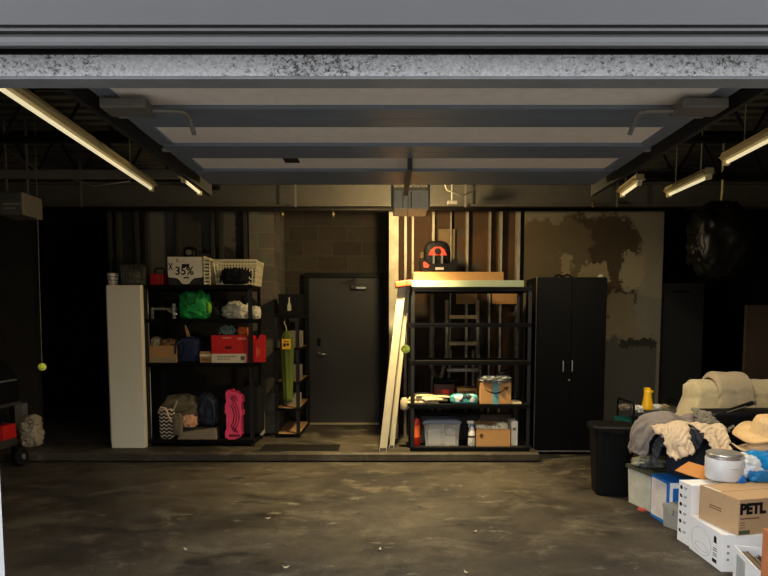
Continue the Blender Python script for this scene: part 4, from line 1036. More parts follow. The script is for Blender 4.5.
# ribbed duct / hose hanging from the studs
hx = at(432, 300, 6.7)
o = MB().tube([at(432, 292, 6.72), at(431.5, 330, 6.72), at(431, 365, 6.72), at(433, 373, 6.72), at(439, 378, 6.70)], .028, 10).build('drain_pipe', mat('grey_pvc', s(128, 118, 100), .5, 0, .15), None, at(432, 292, 6.72), True)
o.location = at(432, 292, 6.72); tag(o, 'grey drain pipe with bent foot fixed to bare studs behind the rack', 'pipe')
# kraft sheets leaning against the studs high behind the rack
for a, b, y0_, y1_, lab in ((456, 477, 291, 304, 'left kraft board slotted between the studs behind the rack'), (492, 517, 291, 304, 'right kraft board slotted between the studs behind the rack')):
    p0, p1 = at(a, y1_, 6.78), at(b, y0_, 6.78)
    single(MB().box((0, 0, 0), (p1.x - p0.x, .02, p1.z - p0.z)), 'kraft_board', kraft, (p0.x, 6.77, p0.z), lab, 'board', 'kraft boards between the studs')

# ------------------------------------------------------------------ small rack goods
v = Vector((at(289.5, 300, 6.74).x, 6.72, sz[0] + E))
t = thing('black_box', v, 'black box with pale bottle print on top of the narrow rack', 'box')
MB().box((-.13, 0, 0), (.13, .3, .25), bev=.004).build('box_body', mat('black_card', s(20, 20, 21), .5), t)
MB().prism([(-.022, .05), (.022, .05), (.022, .11), (.008, .16), (.008, .21), (-.008, .21), (-.008, .16), (-.022, .11)], -.0014, 0).build('bottle_print', mat('pale_grey_print', s(190, 182, 160)), t)
v = at(288, 402, 6.62); vt = at(289, 331, 6.62)
t = thing('beach_umbrella', (v.x - .0, 6.6, v.z), 'furled green umbrella with yellow tag hanging on the narrow rack', 'umbrella')
Hh = vt.z - v.z
uo = MB()
vs_, fs_ = [], []
prof = [(.045, 0), (.055, .05), (.06, .2), (.07, .45), (.078, .62), (.07, .74), (.05, .79), (.02, .82)]
for r_, z in prof:
    for k_ in range(32):
        a = 2 * math.pi * k_ / 32; rr_ = r_ * (1 + .12 * math.cos(8 * a + z * 2)); vs_.append((rr_ * math.cos(a), rr_ * math.sin(a) * .8, z * Hh / .82))
for j in range(len(prof) - 1):
    for k_ in range(32): fs_.append((j*32+k_, j*32+(k_+1) % 32, (j+1)*32+(k_+1) % 32, (j+1)*32+k_))
fs_.append(tuple(range(32))[::-1]); fs_.append(tuple((len(prof)-1)*32+k_ for k_ in range(32)))
uo._add(vs_, fs_).build('canopy', mat('moss_green_cloth', s(80, 94, 30), .8, 0, .15, 6), t, smooth=True)
MB().tube([(0, 0, Hh - .01), (-.01, 0, Hh + .05), (-.035, .02, Hh + .10), (-.04, .08, Hh + .115)], .006, 6).build('cord_loop', mat('pale_cord', s(190, 186, 140)), t)
tz = at(288, 344, 6.55).z - v.z
g_ = MB().box((-.045, -.074, tz - .06), (.055, -.068, tz + .06)).build('tag', mat('yellow_tag', s(240, 186, 46), .5), t)
MB().box((-.03, -.0755, tz - .03), (-.002, -.0741, tz + .01)).box((.008, -.0755, tz - .02), (.035, -.0741, tz + .01)).box((-.03, -.0755, tz + .025), (.035, -.0741, tz + .035)).build('tag_print', ink, g_)
pgr = mat('pale_folder', s(140, 134, 120), .8, 0, .1)
for i, (lv, yy, hh, lab) in enumerate(((2, 7.1, .18, 'pale folder upright on the middle shelf of the narrow rack'), (3, 7.0, .15, 'pale folder upright on the second lowest shelf of the narrow rack'), (1, 7.2, .2, 'pale folder upright on the second highest shelf of the narrow rack'))):
    single(MB().box((0, 0, 0), (.22, .03, hh)).box((0, .034, 0), (.2, .05, hh * .9)), 'folder', pgr, (SX0 + .05, yy, sz[lv] + E), lab, 'folder', 'folders on the narrow rack')
# door mat
q0, q1 = onz(262, 444.5, .1), onz(335, 451.5, .1)
t = thing('door_mat', ((q0.x + q1.x) / 2 + .06, q1.y + .02, .1), 'dark brown door mat on the raised slab before the door', 'door mat')
MB().box((-.45, 0, 0), (.40, .30, .008), bev=.003).build('mat_pile', mat('dark_brown_pile', s(20, 16, 11), .95, 0, .3, 60, .5, 150), t)
MB().box((-.46, -.01, 0), (.41, 0, .006)).box((-.46, .30, 0), (.41, .31, .006)).box((-.46, 0, 0), (-.45, .3, .006)).box((.40, 0, 0), (.41, .3, .006)).build('mat_border', mat('rubber_edge', s(30, 26, 22)), t)
# ------------------------------------------------------------------ black wardrobe
wx0, wx1, wy = at(535, 400, 6.22).x, at(604.5, 400, 6.22).x, 6.22
wh = at(570, 277, wy).z
t = thing('double_door_cupboard', ((wx0 + wx1) / 2, wy, 0), 'tall black double door cupboard before the patched wall', 'cupboard')
ww = (wx1 - wx0) / 2; bgl = mat('satin_black', s(8, 8, 9), .5, 0, .1)
MB().box((-ww, .02, .04), (ww, .48, wh)).box((-ww + .01, .04, 0), (ww - .01, .46, .04)).build('carcass', bgl, t)
MB().box((-ww - .002, .018, .04), (-ww + .006, .026, wh)).build('edge_strip', mat('worn_edge', s(150, 146, 136), .4, .4), t)
MB().box((ww - .006, .018, .04), (ww + .002, .026, wh)).build('edge_strip', mat('worn_edge', s(150, 146, 136)), t)
MB().box((-ww, .01, .035), (ww, .02, .05)).build('plinth_strip', mat('worn_edge', s(150, 146, 136)), t)
for sx in (-1, 1):
    d_ = MB().box((min(sx * .002, sx * (ww - .004)), 0, .055), (max(sx * .002, sx * (ww - .004)), .018, wh - .01), bev=.002).build('door', bgl, t)
    hx = at(562.5 if sx < 0 else 571.5, 366, wy).x - (wx0 + wx1) / 2; hz = at(567, 366, wy).z
    MB().tube([(hx, 0, hz - .06), (hx, -.025, hz - .055), (hx, -.025, hz + .055), (hx, 0, hz + .06)], .006, 8).build('handle', silver, d_)
    if sx > 0: MB().lathe([(.012, 0), (.012, .006)], 14, Matrix.Translation((at(569, 380, wy).x - (wx0 + wx1) / 2, 0, at(569, 380, wy).z)) @ Matrix.Rotation(R(90), 4, 'X')).build('lock', silver, d_)
v = Vector((at(563, 275, 6.3).x, 6.3, wh + E))
single(MB().tube([(-.09, 0, .012), (-.04, .02, .03), (0, 0, .012), (.05, -.01, .03), (.09, .01, .012)], .012, 8), 'cable_coil', blk, v, 'black coil of cable on top of the black cupboard', 'cable', smooth=True)
v = Vector((at(600.5, 275, 6.3).x, 6.3, wh + E))
single(MB().prism([(-.03, 0), (.02, 0), (.03, .03), (.0, .035)], 0, .03), 'plaster_chip', mat('white_chip', s(206, 200, 184)), v, 'small white chip on right end of the cupboard top', 'chip')
# ------------------------------------------------------------------ dark bay on the far right
v = onz(684, 452, 0); cxx = at(684, 300, 7.0).x
t = thing('dark_cabinet', (cxx, 7.0, 0), 'dark tall cabinet in the unlit bay right of the patched wall', 'cabinet')
hh = at(684, 283, 7.0).z
MB().box((-.26, .02, 0), (.26, .5, hh)).build('carcass', mat('dim_grey_enamel', s(36, 35, 33), .6), t)
MB().box((-.25, 0, .05), (.25, .018, hh - .02), bev=.003).build('door', mat('dim_grey_enamel', s(36, 35, 33)), t)
MB().box((-.14, -.003, hh - .12), (.06, 0, hh - .09)).build('label_holder', blk, t)
v = at(760, 400, 6.4)
t = thing('wall_panel', (v.x + .35, 6.4, 0), 'brown panel standing in the dark bay behind the beige blanket', 'panel')
MB().box((-.55, 0, 0), (.7, .04, at(750, 305, 6.4).z), bev=.004).build('board', mat('dim_brown_board', s(62, 49, 33), .8, 0, .2, 5), t)
bgm = mat('black_polythene', s(16, 15, 13), .3, 0, .1)
v = at(724, 278, 5.6)
t = thing('refuse_sack', (v.x, 5.6, v.z), 'black plastic sack hung high in the dark right bay', 'sack')
MB().blob((0, .1, .38), (.30, .2, .38), 17, .14, 1.5, .10, p=2.3, nu=72, nv=48).build('sack_body', bgm, t, smooth=True)
MB().tube([(0, .1, .72), (.02, .12, .9), (0, .1, ROOF - v.z - .05)], .012, 6).build('tie_cord', mat('pale_cord', s(190, 186, 140)), t)
# ------------------------------------------------------------------ rubbish bin
v = onz(611, 497, 0); sc_ = v.y / F
t = thing('rubbish_bin', (v.x * (v.y + .13) / v.y - .01, v.y + .13, 0), 'tall black rubbish bin in front of the black cupboard', 'bin', None, R(-8))
bh = at(611, 427, v.y).z
bm2 = mat('bin_plastic', s(12, 12, 13), .55, 0, .1)
vs_, fs_ = [], []
def rrect(w, d, r, n=6):
    out = []
    for cx_, cy_, a0 in ((w/2 - r, d/2 - r, 0), (-w/2 + r, d/2 - r, 90), (-w/2 + r, -d/2 + r, 180), (w/2 - r, -d/2 + r, 270)):
        for i in range(n + 1): a = R(a0 + 90 * i / n); out.append((cx_ + r * math.cos(a), cy_ + r * math.sin(a)))
    return out
def loft(secs):
    vs_, fs_ = [], []; n = len(secs[0][0])
    for p_, z in secs: vs_ += [(x, y, z) for x, y in p_]
    for j in range(len(secs) - 1):
        for k_ in range(n): fs_.append((j*n+k_, j*n+(k_+1) % n, (j+1)*n+(k_+1) % n, (j+1)*n+k_))
    fs_.append(tuple(range(n))[::-1]); fs_.append(tuple((len(secs)-1)*n+k_ for k_ in range(n)))
    return MB()._add(vs_, fs_)
loft([(rrect(.27, .24, .05), 0), (rrect(.28, .25, .05), .02), (rrect(.335, .30, .055), bh - .05)]).build('bin_body', bm2, t, smooth=False)
loft([(rrect(.365, .33, .06), bh - .05), (rrect(.375, .34, .06), bh - .035), (rrect(.375, .34, .06), bh - .01), (rrect(.35, .31, .06), bh + .005)]).build('lid', bm2, t)
MB().box((-.06, -.176, bh - .06), (.06, -.165, bh - .03), bev=.003).build('lid_tab', bm2, t)
# ------------------------------------------------------------------ wire cart
v0 = Vector((2.37, 5.25, 0)); v1 = Vector((2.88, 5.25, 0))
t = thing('wire_cart', ((v0.x + v1.x) / 2, 5.25, 0), 'black tube trolley behind the bin, cluttered top shelf', 'trolley')
cw = (v1.x - v0.x) / 2; ctz = at(640, 411, 5.25).z
for sx in (-1, 1):
    for sy in (0, .36):
        MB().tube([(sx * cw, sy, .04), (sx * cw, sy, ctz + .06)], .011, 8).build('upright', blk, t)
        MB().lathe([(.03, -.01), (.03, .01)], 14, Matrix.Translation((sx * cw, sy, .03)) @ Matrix.Rotation(R(90), 4, 'Y')).build('caster', blk, t)
    MB().tube([(sx * cw, 0, ctz + .05), (sx * cw, .02, ctz + .075), (sx * cw, .34, ctz + .075), (sx * cw, .36, ctz + .05)], .010, 8).build('side_rail', blk, t)
MB().tray((-cw, 0, ctz - .02), (cw, .36, ctz + .01), .006).build('top_tray', mat('grey_tray', s(90, 88, 82), .4, .3), t)
MB().tray((-cw, 0, .3), (cw, .36, .36), .006).build('lower_tray', mat('grey_tray', s(90, 88, 82)), t)
zt = ctz - .013
v = at(647.5, 400, 5.36)
t = thing('spray_bottle', (v.x, 5.36, zt), 'yellow spray bottle standing on the black trolley', 'bottle')
yel = mat('yellow_plastic', s(244, 190, 20), .35, 0, .05)
MB().lathe([(.052, 0), (.055, .01), (.05, .05), (.036, .14), (.034, .17), (.034, .20)], 20).build('bottle_body', yel, t, smooth=True)
MB().box((-.034, -.02, .195), (.02, .02, .222), bev=.006).prism([(.02, .2), (.05, .195), (.05, .18), (.03, .17), (.02, .18)], -.008, .008).build('trigger', yel, t)
for i, (px, w_, m_, lab) in enumerate(((626, .05, mat('grey_rag', s(110, 104, 90)), 'grey rag at left end of the trolley top'), (634, .04, white_p, 'white rag beside the yellow spray bottle'), (655, .05, white_p, 'white cloth right of the yellow spray bottle'), (663, .055, mat('khaki_rag', s(150, 136, 96), .9), 'khaki cloth at right end of the trolley top'))):
    v = at(px, 405, 5.38); soft('cleaning_rag', (v.x, 5.38 if i != 1 else 5.30, zt), (w_, .06, .03), m_, lab, 'rag', 40 + i, .3, 3, .3)
v = at(637, 425, 5.3)
t = thing('teal_bin', (v.x + .05, 5.28, .307), 'teal plastic tub on the lower shelf of the trolley', 'tub')
tz_ = at(637, 421, 5.28).z - .307
loft([(rrect(.30, .24, .03), 0), (rrect(.34, .28, .03), tz_)]).build('tub_body', mat('teal_plastic', s(14, 92, 92), .5), t)
bpy.context.view_layer.update()
for o in t.children: o.location = (0, .15, 0)

# ------------------------------------------------------------------ boxes along the right-hand side, front to back
def side_box(p_near, p_far, zt_px, w, label, name='cardboard_box', m=kraft, z0=0.0, cat='box', h=None):
    """box whose left face runs along a floor line; p_near/p_far are photo points of that face's foot"""
    a, b = onz(*p_near, z0), onz(*p_far, z0)
    ang = math.atan2(-(b.x - a.x), b.y - a.y)
    t = thing(name, a, label, cat, None, ang)
    L_ = (b - a).length
    hh = h if h else at(p_near[0], zt_px, a.y).z - z0
    return t, L_, hh
# white product box, lowest
t, L_, hh = side_box((721, 572), (689, 548), 535, .55, 'white product box at the front of the row, under the large kraft carton', m=wboard); H1 = hh
wb = MB().box((0, 0, 0), (.60, L_, hh), bev=.003).build('carton_body', wboard, t)
fm_ = mat('grey_line_print', s(140, 140, 140)); 
def ring(cx_, cz_, rx, rz_, th=.002, n=32, face='L'):
    mb = MB(); pts = [( -.0008, cx_ + rx * math.cos(2*math.pi*i/n), cz_ + rz_ * math.sin(2*math.pi*i/n)) for i in range(n)]
    if face == 'F': pts = [(y, x, z) for x, y, z in pts]
    return mb.tube(pts, th / 2, 4, closed=True)
ring(L_ * .60, hh * .30, .07, .024).build('outline_print', fm_, t)
ring(L_ * .62, hh * .45, .11, .085).build('outline_print', fm_, t)
MB().prism([(.055, hh * .66), (.085, hh * .66), (.085, hh * .8), (.075, hh * .86), (.058, hh * .82)], -.001, 0, plane='yz').build('logo_print', ink, t)
lm = MB()
for i, z in enumerate((.5, .44, .36, .3)): lm.box((-.001, .05, hh * z), (0, .09, hh * z + .005))
lm.build('small_print', ink, t)
MB().box((-.001, .05, hh * .12), (0, .095, hh * .22)).build('label_print', ink, t)
lm = MB()
for i in range(3): lm.box((.03, -.001, hh * (.3 + i * .18)), (.045, 0, hh * (.36 + i * .18)))
lm.build('symbol_print', mat('grey_line_print', s(140, 140, 140)), t)
# ------------------------------------------------------------------ large kraft carton with lettering, on the white box
a = onz(738, 536, H1); b = onz(701, 508, H1)
b = Vector((0, a.y + .31, H1)); b.x = at(700, 482, b.y).x
ang = math.atan2(-(b.x - a.x), b.y - a.y); L2 = (b - a).length; H2 = at(738, 500, a.y).z - H1
kb = thing('cardboard_box', a + Vector((0, 0, E)), 'large kraft carton with black PETL lettering, cut by the frame edge', 'box', None, ang)
kf = mat('pale_kraft', s(190, 156, 116), .85, 0, .05, 30)
MB().box((0, 0, 0), (.56, L2, H2), bev=.003).build('carton_body', kf, kb)
text('PETL', .086, ink, kb, FRONT(.006, -.001, H2 - .088) @ Matrix.Scale(.98, 4, (1, 0, 0)), bold=.0055)
lm = MB()
for i in range(14): lm.box((.012 + i * .0095, -.001, H2 - .122), (.019 + i * .0095, 0, H2 - .114))
lm.build('small_print', mat('brown_ink', s(86, 52, 24)), kb)
lm = MB()
for z in (.145, .16, .175):
    for i in range(4): lm.box((.012 + i * .009, -.001, H2 - z), (.018 + i * .009, 0, H2 - z + .005))
lm.build('line_print', mat('brown_ink', s(86, 52, 24)), kb)
MB().box((.004, -.001, .006), (.08, 0, .03)).build('green_stamp', mat('green_print', s(78, 84, 60)), kb)
lm = MB()
for z in (.115, .10):
    for i in range(9): lm.box((-.001, L2 * .42 + i * .011, z), (0, L2 * .42 + i * .011 + .008, z + .006))
lm.build('side_print', mat('brown_ink', s(86, 52, 24)), kb)
MB().box((.004, L2 - .16, H2), (.02, L2 - .03, H2 + .0012)).build('tape_label', white_p, kb)
MB().box((.004, L2 / 2 - .001, H2 - .001), (.556, L2 / 2 + .001, H2 + .0008)).build('lid_seam', ink, kb)
# tall white carton behind the white box
a = Vector((2.04, 3.635, 0)); hh = at(684, 481, 3.74).z
t = thing('cardboard_box', a, 'tall white carton with rows of black icons behind the kraft carton', 'box', None, R(5))
MB().box((0, 0, 0), (.42, .135, hh), bev=.003).build('carton_body', wboard, t)
icon = MB()
for i, z in enumerate((.90, .76, .62, .48, .34, .18)):
    zc_ = hh * z
    if i % 2 == 0: icon.lathe([(.014, -.0004), (.014, .0008)], 14, Matrix.Translation((0, .105, zc_)) @ Matrix.Rotation(R(-90), 4, 'Y'))
    else: icon.prism([(.09, zc_ - .012), (.115, zc_ - .008), (.12, zc_ + .012), (.10, zc_ + .012)], -.0008, .0, plane='yz')
    icon.box((-.0008, .04, zc_ + .004), (0, .075, zc_ + .008)).box((-.0008, .05, zc_ - .006), (0, .075, zc_ - .002))
icon.build('icon_print', ink, t)
# blue and white box
a, b = onz(667, 526, 0), onz(650, 515, 0)
ang = math.atan2(-(b.x - a.x), b.y - a.y); L3 = (b - a).length; H3 = at(667, 482, a.y).z
t = thing('product_box', a, 'white box with blue edges beside the clear tub of oddments', 'box', None, ang)
blue = mat('blue_print', s(18, 108, 190), .5, 0, .05)
MB().box((0, 0, 0), (.36, L3, H3), bev=.002).build('box_body', blue, t)
MB().prism([(.03, .03), (L3 - .02, .02), (L3 - .012, .03), (L3 - .012, H3 - .03), (L3 - .02, H3 - .02), (.03, H3 - .022), (.022, H3 - .03), (.022, .04)], -.001, 0, plane='yz').build('white_side', mat('warm_white_card', s(222, 214, 206), .7), t)
fp = MB().box((.012, -.001, .0), (.36, 0, .05)).box((.012, -.001, H3 - .05), (.36, 0, H3 - .01)).box((.012, -.001, .05), (.035, 0, H3 - .05))
fp.build('white_front', wboard, t)
# small clear grey tub in front of it
v = onz(677, 528, 0)
tote((v.x + .035, v.y - .05, 0), .13, .14, at(677, 505, v.y).z - .01, 'small translucent grey tub between blue box and tall white carton', mat('grey_clear', s(170, 168, 158), .35, 0, .05, alpha=.75), mat('grey_clear_lid', s(176, 172, 160), .4, alpha=.85), R(25), lip=.006)
# clear tub of oddments
a = onz(627, 503, 0); b = onz(648, 513, 0)
ang = math.atan2(b.y - a.y, b.x - a.x)
c0 = (a + b) / 2; H4 = at(636, 470, c0.y).z
tote((c0.x + .02, c0.y + .02, 0), .29, .22, H4, 'murky clear tub of oddments beside the black bin', mat('murky_plastic', s(226, 227, 212), .35, 0, .2, 8, alpha=.5), mat('dark_murky_lid', s(74, 76, 62), .5), ang, lip=.014)
q = Vector((c0.x + .02, c0.y + .02, .006)); ux = Vector((math.cos(ang), math.sin(ang), 0)); uy = Vector((-math.sin(ang), math.cos(ang), 0))
soft('cloth_scrap', q + ux * -.05 + uy * .11, (.075, .07, .12), mat('sage_cloth', s(186, 186, 156), .9), 'sage cloth bundled inside the murky clear tub, left side', 'cloth', 51, .2, 3, .2)
soft('cloth_scrap', q + ux * .06 + uy * .11, (.06, .07, .09), mat('olive_cloth', s(140, 140, 108), .9), 'olive cloth bundled inside the murky clear tub, right side', 'cloth', 52, .2, 3, .2)
single(MB().box((-.03, -.02, 0), (.03, .02, .02), bev=.004), 'red_block', mat('salmon_plastic', s(206, 90, 76), .5), q + ux * .085 + uy * -.035 - Vector((0, 0, .006)), 'small salmon block on the floor at foot of the murky tub', 'block', rz=ang)
wr = MB()
v_ = q + Vector((0, 0, H4 + .012))
soft('plastic_wrap', q + ux * -.02 + uy * .10 + Vector((0, 0, H4 + .018)), (.12, .085, .03), mat('clear_wrap', s(176, 174, 150), .25, 0, .4, 14), 'crumpled clear wrap on lid of the murky tub', 'wrap', 55, .35, 3, .35)
# open white carton at the bottom right corner, with black books, and a brown flap
v = onz(735, 562, .12)
a = Vector((2.0, 3.0, 0)); 
t0_ = at(734, 545, 3.08); 
t = thing('cardboard_box', (t0_.x, 3.08, 0), 'open white carton of dark books at the bottom right corner', 'box', None, R(-14))
Hc = t0_.z
MB().tray((0, -.34, 0), (.30, 0, Hc), .006).build('carton_body', wboard, t)
MB().box((-.001, -.17, .03), (0, -.05, Hc - .03)).build('grey_panel_print', mat('pale_grey_print2', s(176, 178, 176)), t)
Mr = Matrix.Rotation(R(-14), 4, 'Z'); o_ = Vector((t0_.x, 3.08, 0))
for i in range(6):
    lab = ['first', 'second', 'third', 'fourth', 'fifth', 'sixth'][i]
    bk = thing('book', o_ + Mr @ Vector((.014 + i * .047, -.32, .0075)), lab + ' dark book from the left standing in the open white carton', 'book', 'dark books in the open white carton', R(-14))
    cov = mat(['dark_brown_cover', 'black_cover', 'umber_cover'][i % 3], [s(64, 46, 36), s(26, 24, 24), s(84, 62, 50)][i % 3], .5)
    hb_ = Hc - .02 - .008 * ((i * 3) % 4)
    MB().box((0, 0, 0), (.003, .28, hb_)).box((.037, 0, 0), (.040, .28, hb_)).box((0, 0, 0), (.04, .003, hb_)).build('cover', cov, bk)
    MB().box((.0032, .0032, .004), (.0368, .275, hb_ - .004)).build('pages', mat('page_edge', s(110, 96, 76), .9), bk)
t = thing('cardboard_box', (1.80, 2.36, 0), 'rust brown carton edge at the right border, beside the open white carton', 'box')
rust = mat('rust_card', s(172, 104, 60), .8, 0, .08)
MB().box((0, 0, 0), (.4, .23, at(764, 527, 2.6).z), bev=.003).build('carton_body', rust, t)
# ------------------------------------------------------------------ things on the kraft carton and behind it
zt2 = H1 + H2 + .002
v = onz(729, 481, zt2)
t = thing('paint_bucket', (v.x, v.y + .06, zt2), 'white metal bucket with silver rim standing behind the kraft carton lettering', 'bucket')
br = 17.2 * (v.y + .06) / F; bh_ = at(729, 455, v.y).z - zt2
wmet = mat('white_enamel', s(214, 216, 218), .3, 0, .05)
MB().lathe([(br * .92, 0), (br * .98, .01), (br, bh_ * .3), (br, bh_ * .8), (br * .93, bh_ * .84)], 36).build('bucket_body', wmet, t, smooth=True)
MB().lathe([(br * .95, bh_ * .83), (br * .97, bh_ * .86), (br * .93, bh_ * .9), (br * .97, bh_ * .94), (br * .97, bh_), (br * .9, bh_)], 36).build('rim', silver, t, smooth=True)
MB().lathe([(br * .88, bh_ * .985), (br * .88, bh_ + .006)], 36).build('lid', mat('grey_lid', s(170, 170, 168), .3, .5), t)
MB().tube([(br * .6 * math.cos(a_) , br * 1.03 * -abs(math.sin(a_)) - .003, bh_ * .55 + .0 * a_) for a_ in [R(20 + i * 14) for i in range(11)]], .003, 6).build('handle', silver, t)
MB().prism([(br*.2, bh_*.02), (br*.75, bh_*.02), (br*.62, bh_*.25)], -br * 1.0, -br * .70).build('blue_print', blue, t)
# bag of blue and white film
v = onz(760, 483, zt2)
bw_ = masks_mat('blue_white_film', s(222, 226, 230), [((v.x + .02, v.y, zt2 + .03), (.10, .5, .05), s(20, 130, 200)), ((v.x + .04, v.y, zt2 + .15), (.05, .5, .07), s(20, 130, 200)), ((v.x + .13, v.y, zt2 + .10), (.05, .5, .09), s(18, 110, 190)), ((v.x + .22, v.y, zt2 + .07), (.05, .5, .09), s(18, 110, 190))], .3, .045, 6)
t = thing('plastic_bag', (v.x + .09, v.y + .10, zt2), 'blue and white plastic sack slumped beside the white bucket', 'bag')
MB().blob((0, 0, .08), (.20, .11, .10), 61, .1, 2.2, .1, flat=0, p=3, nu=64, nv=40).build('bag_body', bw_, t, smooth=True)
# support under the heap: a big dark bin and a crate
sx0, sy0 = 2.22, 3.86
t = thing('storage_crate', (2.96, 3.82, 0), 'large black storage crate buried under the straw hats', 'crate')
MB().box((-.50, 0, 0), (.45, .50, .50), bev=.02).build('crate_body', mat('black_trunk', s(14, 14, 17), .6), t)
MB().box((-.51, -.01, .50), (.46, .51, .54), bev=.012).build('lid', mat('black_trunk', s(14, 14, 17)), t)
t = thing('storage_crate', (3.02, 4.36, 0), 'black storage crate under the black suitcase behind the heap', 'crate')
MB().box((-.55, 0, 0), (.56, .40, .46), bev=.02).build('crate_body', mat('black_trunk', s(14, 14, 17)), t)
MB().box((-.56, -.01, .46), (.57, .41, .50), bev=.012).build('lid', mat('black_trunk', s(14, 14, 17)), t)
cbx = (2.36, 4.86, 0)
ctop = at(720, 386, 4.9).z; cxl = at(682, 385, 4.9).x
t = thing('armchair', (cxl + .76, 4.84, 0), 'dark armchair hidden under the beige blanket, behind the heap', 'armchair')
MB().box((-.50, .30, 0), (.66, .52, ctop - .035), bev=.05).build('backrest', dark_fab, t, smooth=True)
MB().box((-.52, 0, .08), (.70, .30, .42), bev=.04).build('seat', dark_fab, t, smooth=True)
for x in (-.45, .6):
    for y in (.05, .45): MB().box((x, y, 0), (x + .05, y + .05, .08)).build('leg', blk, t)
# sheet draped over the backrest
fabw = mat('oatmeal_blanket', s(206, 190, 150), .95, 0, .10, 30, .35, 220, sheen=.3)
def hung(name, m, label, cat, xa, xb, front, back, off, flare_l, flare_r, seed, amp=.03, hem=.0):
    '''a cloth laid over the backrest: down the back, over the rounded top, hanging in front'''
    yc, rad = 5.25, .13 + off; zt_ = ctop - .02 - .11 + off
    n, k_ = 60, 70; vs_, fs_ = [], []
    arc = math.pi * rad
    for i_ in range(n + 1):
        u = i_ / n
        f_l = front + hem * math.sin(u * 5 + seed)
        for q_ in range(k_ + 1):
            s_ = -back + (back + arc + f_l) * q_ / k_
            if s_ < 0: y, z, dr = yc + rad, zt_ + s_, -s_
            elif s_ < arc: a_ = s_ / rad; y, z, dr = yc + rad * math.cos(a_), zt_ + rad * math.sin(a_), 0
            else: y, z, dr = yc - rad, zt_ - (s_ - arc), s_ - arc
            x = xa + (xb - xa) * u - flare_l * dr * (1 - u) ** 3 + flare_r * dr * u ** 3
            w_ = noise.noise(Vector((u * (xb - xa) * 4, dr * 1.3 + (0 if s_ < arc else 3), seed)))
            w2_ = noise.noise(Vector((x * 11, y * 9 + z * 9, seed + 4)))
            fold = dr * amp * 5 * abs(w_) + .010 * w2_
            if xb - xa > 1:
                wr_ = min(1, u / .07); wr_ = wr_ * wr_ * (3 - 2 * wr_); fold *= wr_
            else: wr_ = 1
            c_ = .05 * max(0, (abs(u - .5) * 2) - .86) / .14
            vs_.append(Vector((x, yc + wr_ * (y - yc - (fold + .16 * dr if s_ > arc else -fold)), z + (.008 * w2_ if 0 < s_ < arc else 0) - c_)))
    for i_ in range(n):
        for q_ in range(k_):
            a_ = i_ * (k_ + 1) + q_; fs_.append((a_, a_ + 1, a_ + k_ + 2, a_ + k_ + 1))
    base = Vector(((xa + xb) / 2, yc, min(v_.z for v_ in vs_)))
    me = bpy.data.meshes.new(name); me.from_pydata([tuple(v_ - base) for v_ in vs_], [], fs_); me.update()
    for f_ in me.polygons: f_.use_smooth = True
    me.materials.append(m); o = bpy.data.objects.new(name, me); COL.objects.link(o); o.location = base
    so = o.modifiers.new('so', 'SOLIDIFY'); so.thickness = .008; so.offset = 0
    return tag(o, label, cat)
hung('beige_blanket', fabw, 'beige blanket spread over the armchair back behind the heap', 'blanket', cxl + .20, cxl + 1.45, .44, .3, .01, .45, .1, 3)
fabw2 = mat('grey_beige_towel', s(184, 168, 138), .95, 0, .12, 30, .4, 200, sheen=.3)
tx0 = at(718, 390, 5.1).x; tx1 = at(753, 390, 5.1).x
hung('beige_towel', fabw2, 'grey-beige towel hanging over the middle of the beige blanket', 'towel', tx0, tx1, .30, .2, .045, .25, .1, 8, .035, .03)
# black suitcase and the telescopic handle that lies across it
v = at(735, 428, 4.55)
t = thing('suitcase', (v.x + .06, 4.46, .502), 'black suitcase lying flat behind the straw hat', 'suitcase', None, R(4))
MB().box((-.30, 0, 0), (.40, .26, .27), bev=.03).build('case_body', mat('black_trunk', s(14, 14, 17)), t, smooth=True)
MB().box((-.2, -.004, .06), (.25, .0, .07)).build('zip', mat('dull_zip', s(60, 60, 62), .4, .4), t)
p0, p1 = at(702, 420, 4.40), at(752, 403, 4.62)
o_ = p0.copy(); t = thing('folding_pole', o_, 'black folding pole lying slantwise over the black suitcase', 'pole')
MB().tube([Vector((0, 0, 0)), p1 - o_], .018, 10).build('pole_tube', mat('black_tube', s(26, 26, 27), .35), t, smooth=True)
MB().tube([p1 - o_, (p1 - o_) * 1.04], .022, 10).build('pole_tip', gal, t)
MB().tube([(p1 - o_) * .45 + Vector((0, -.022, 0)), (p1 - o_) * .85 + Vector((0, -.022, -.004))], .006, 8).build('silver_rod', silver, t)
# clothes heap
greyc = mat('grey_sweatshirt', s(132, 122, 114), .95, 0, .12, 30, .35, 200, sheen=.2)
taup = mat('taupe_grey_knit', s(120, 114, 100), .95, 0, .12, 30, .35, 200, sheen=.2)
beig = mat('beige_cotton', s(214, 190, 158), .9, 0, .08, 30, .3, 200, sheen=.2)
navy = mat('navy_cotton', s(34, 38, 50), .95, 0, .15, 30, .3, 200)
ground = ((1.2, 2.8, -.1), (4, 6, 0))
heap = [((2.45, 3.82, 0), (3.42, 4.33, .54)), ((2.46, 4.35, 0), (3.6, 4.77, .50)), ground]
tub_s = ((1.94, 4.28, 0), (2.22, 4.62, H4 + .03)); blue_s = ((2.08, 4.02, 0), (2.42, 4.27, H3 + .004))
def shirt_keep(u, q):   # a top laid flat: body with two sleeves
    body = .28 < u < .72
    sl = q > .62 and abs(u - .5) < .5 - (1 - q) * .0
    neck = (u - .5) ** 2 + (q - 1) ** 2 * 1.4 < .012
    return (body or sl) and not neck
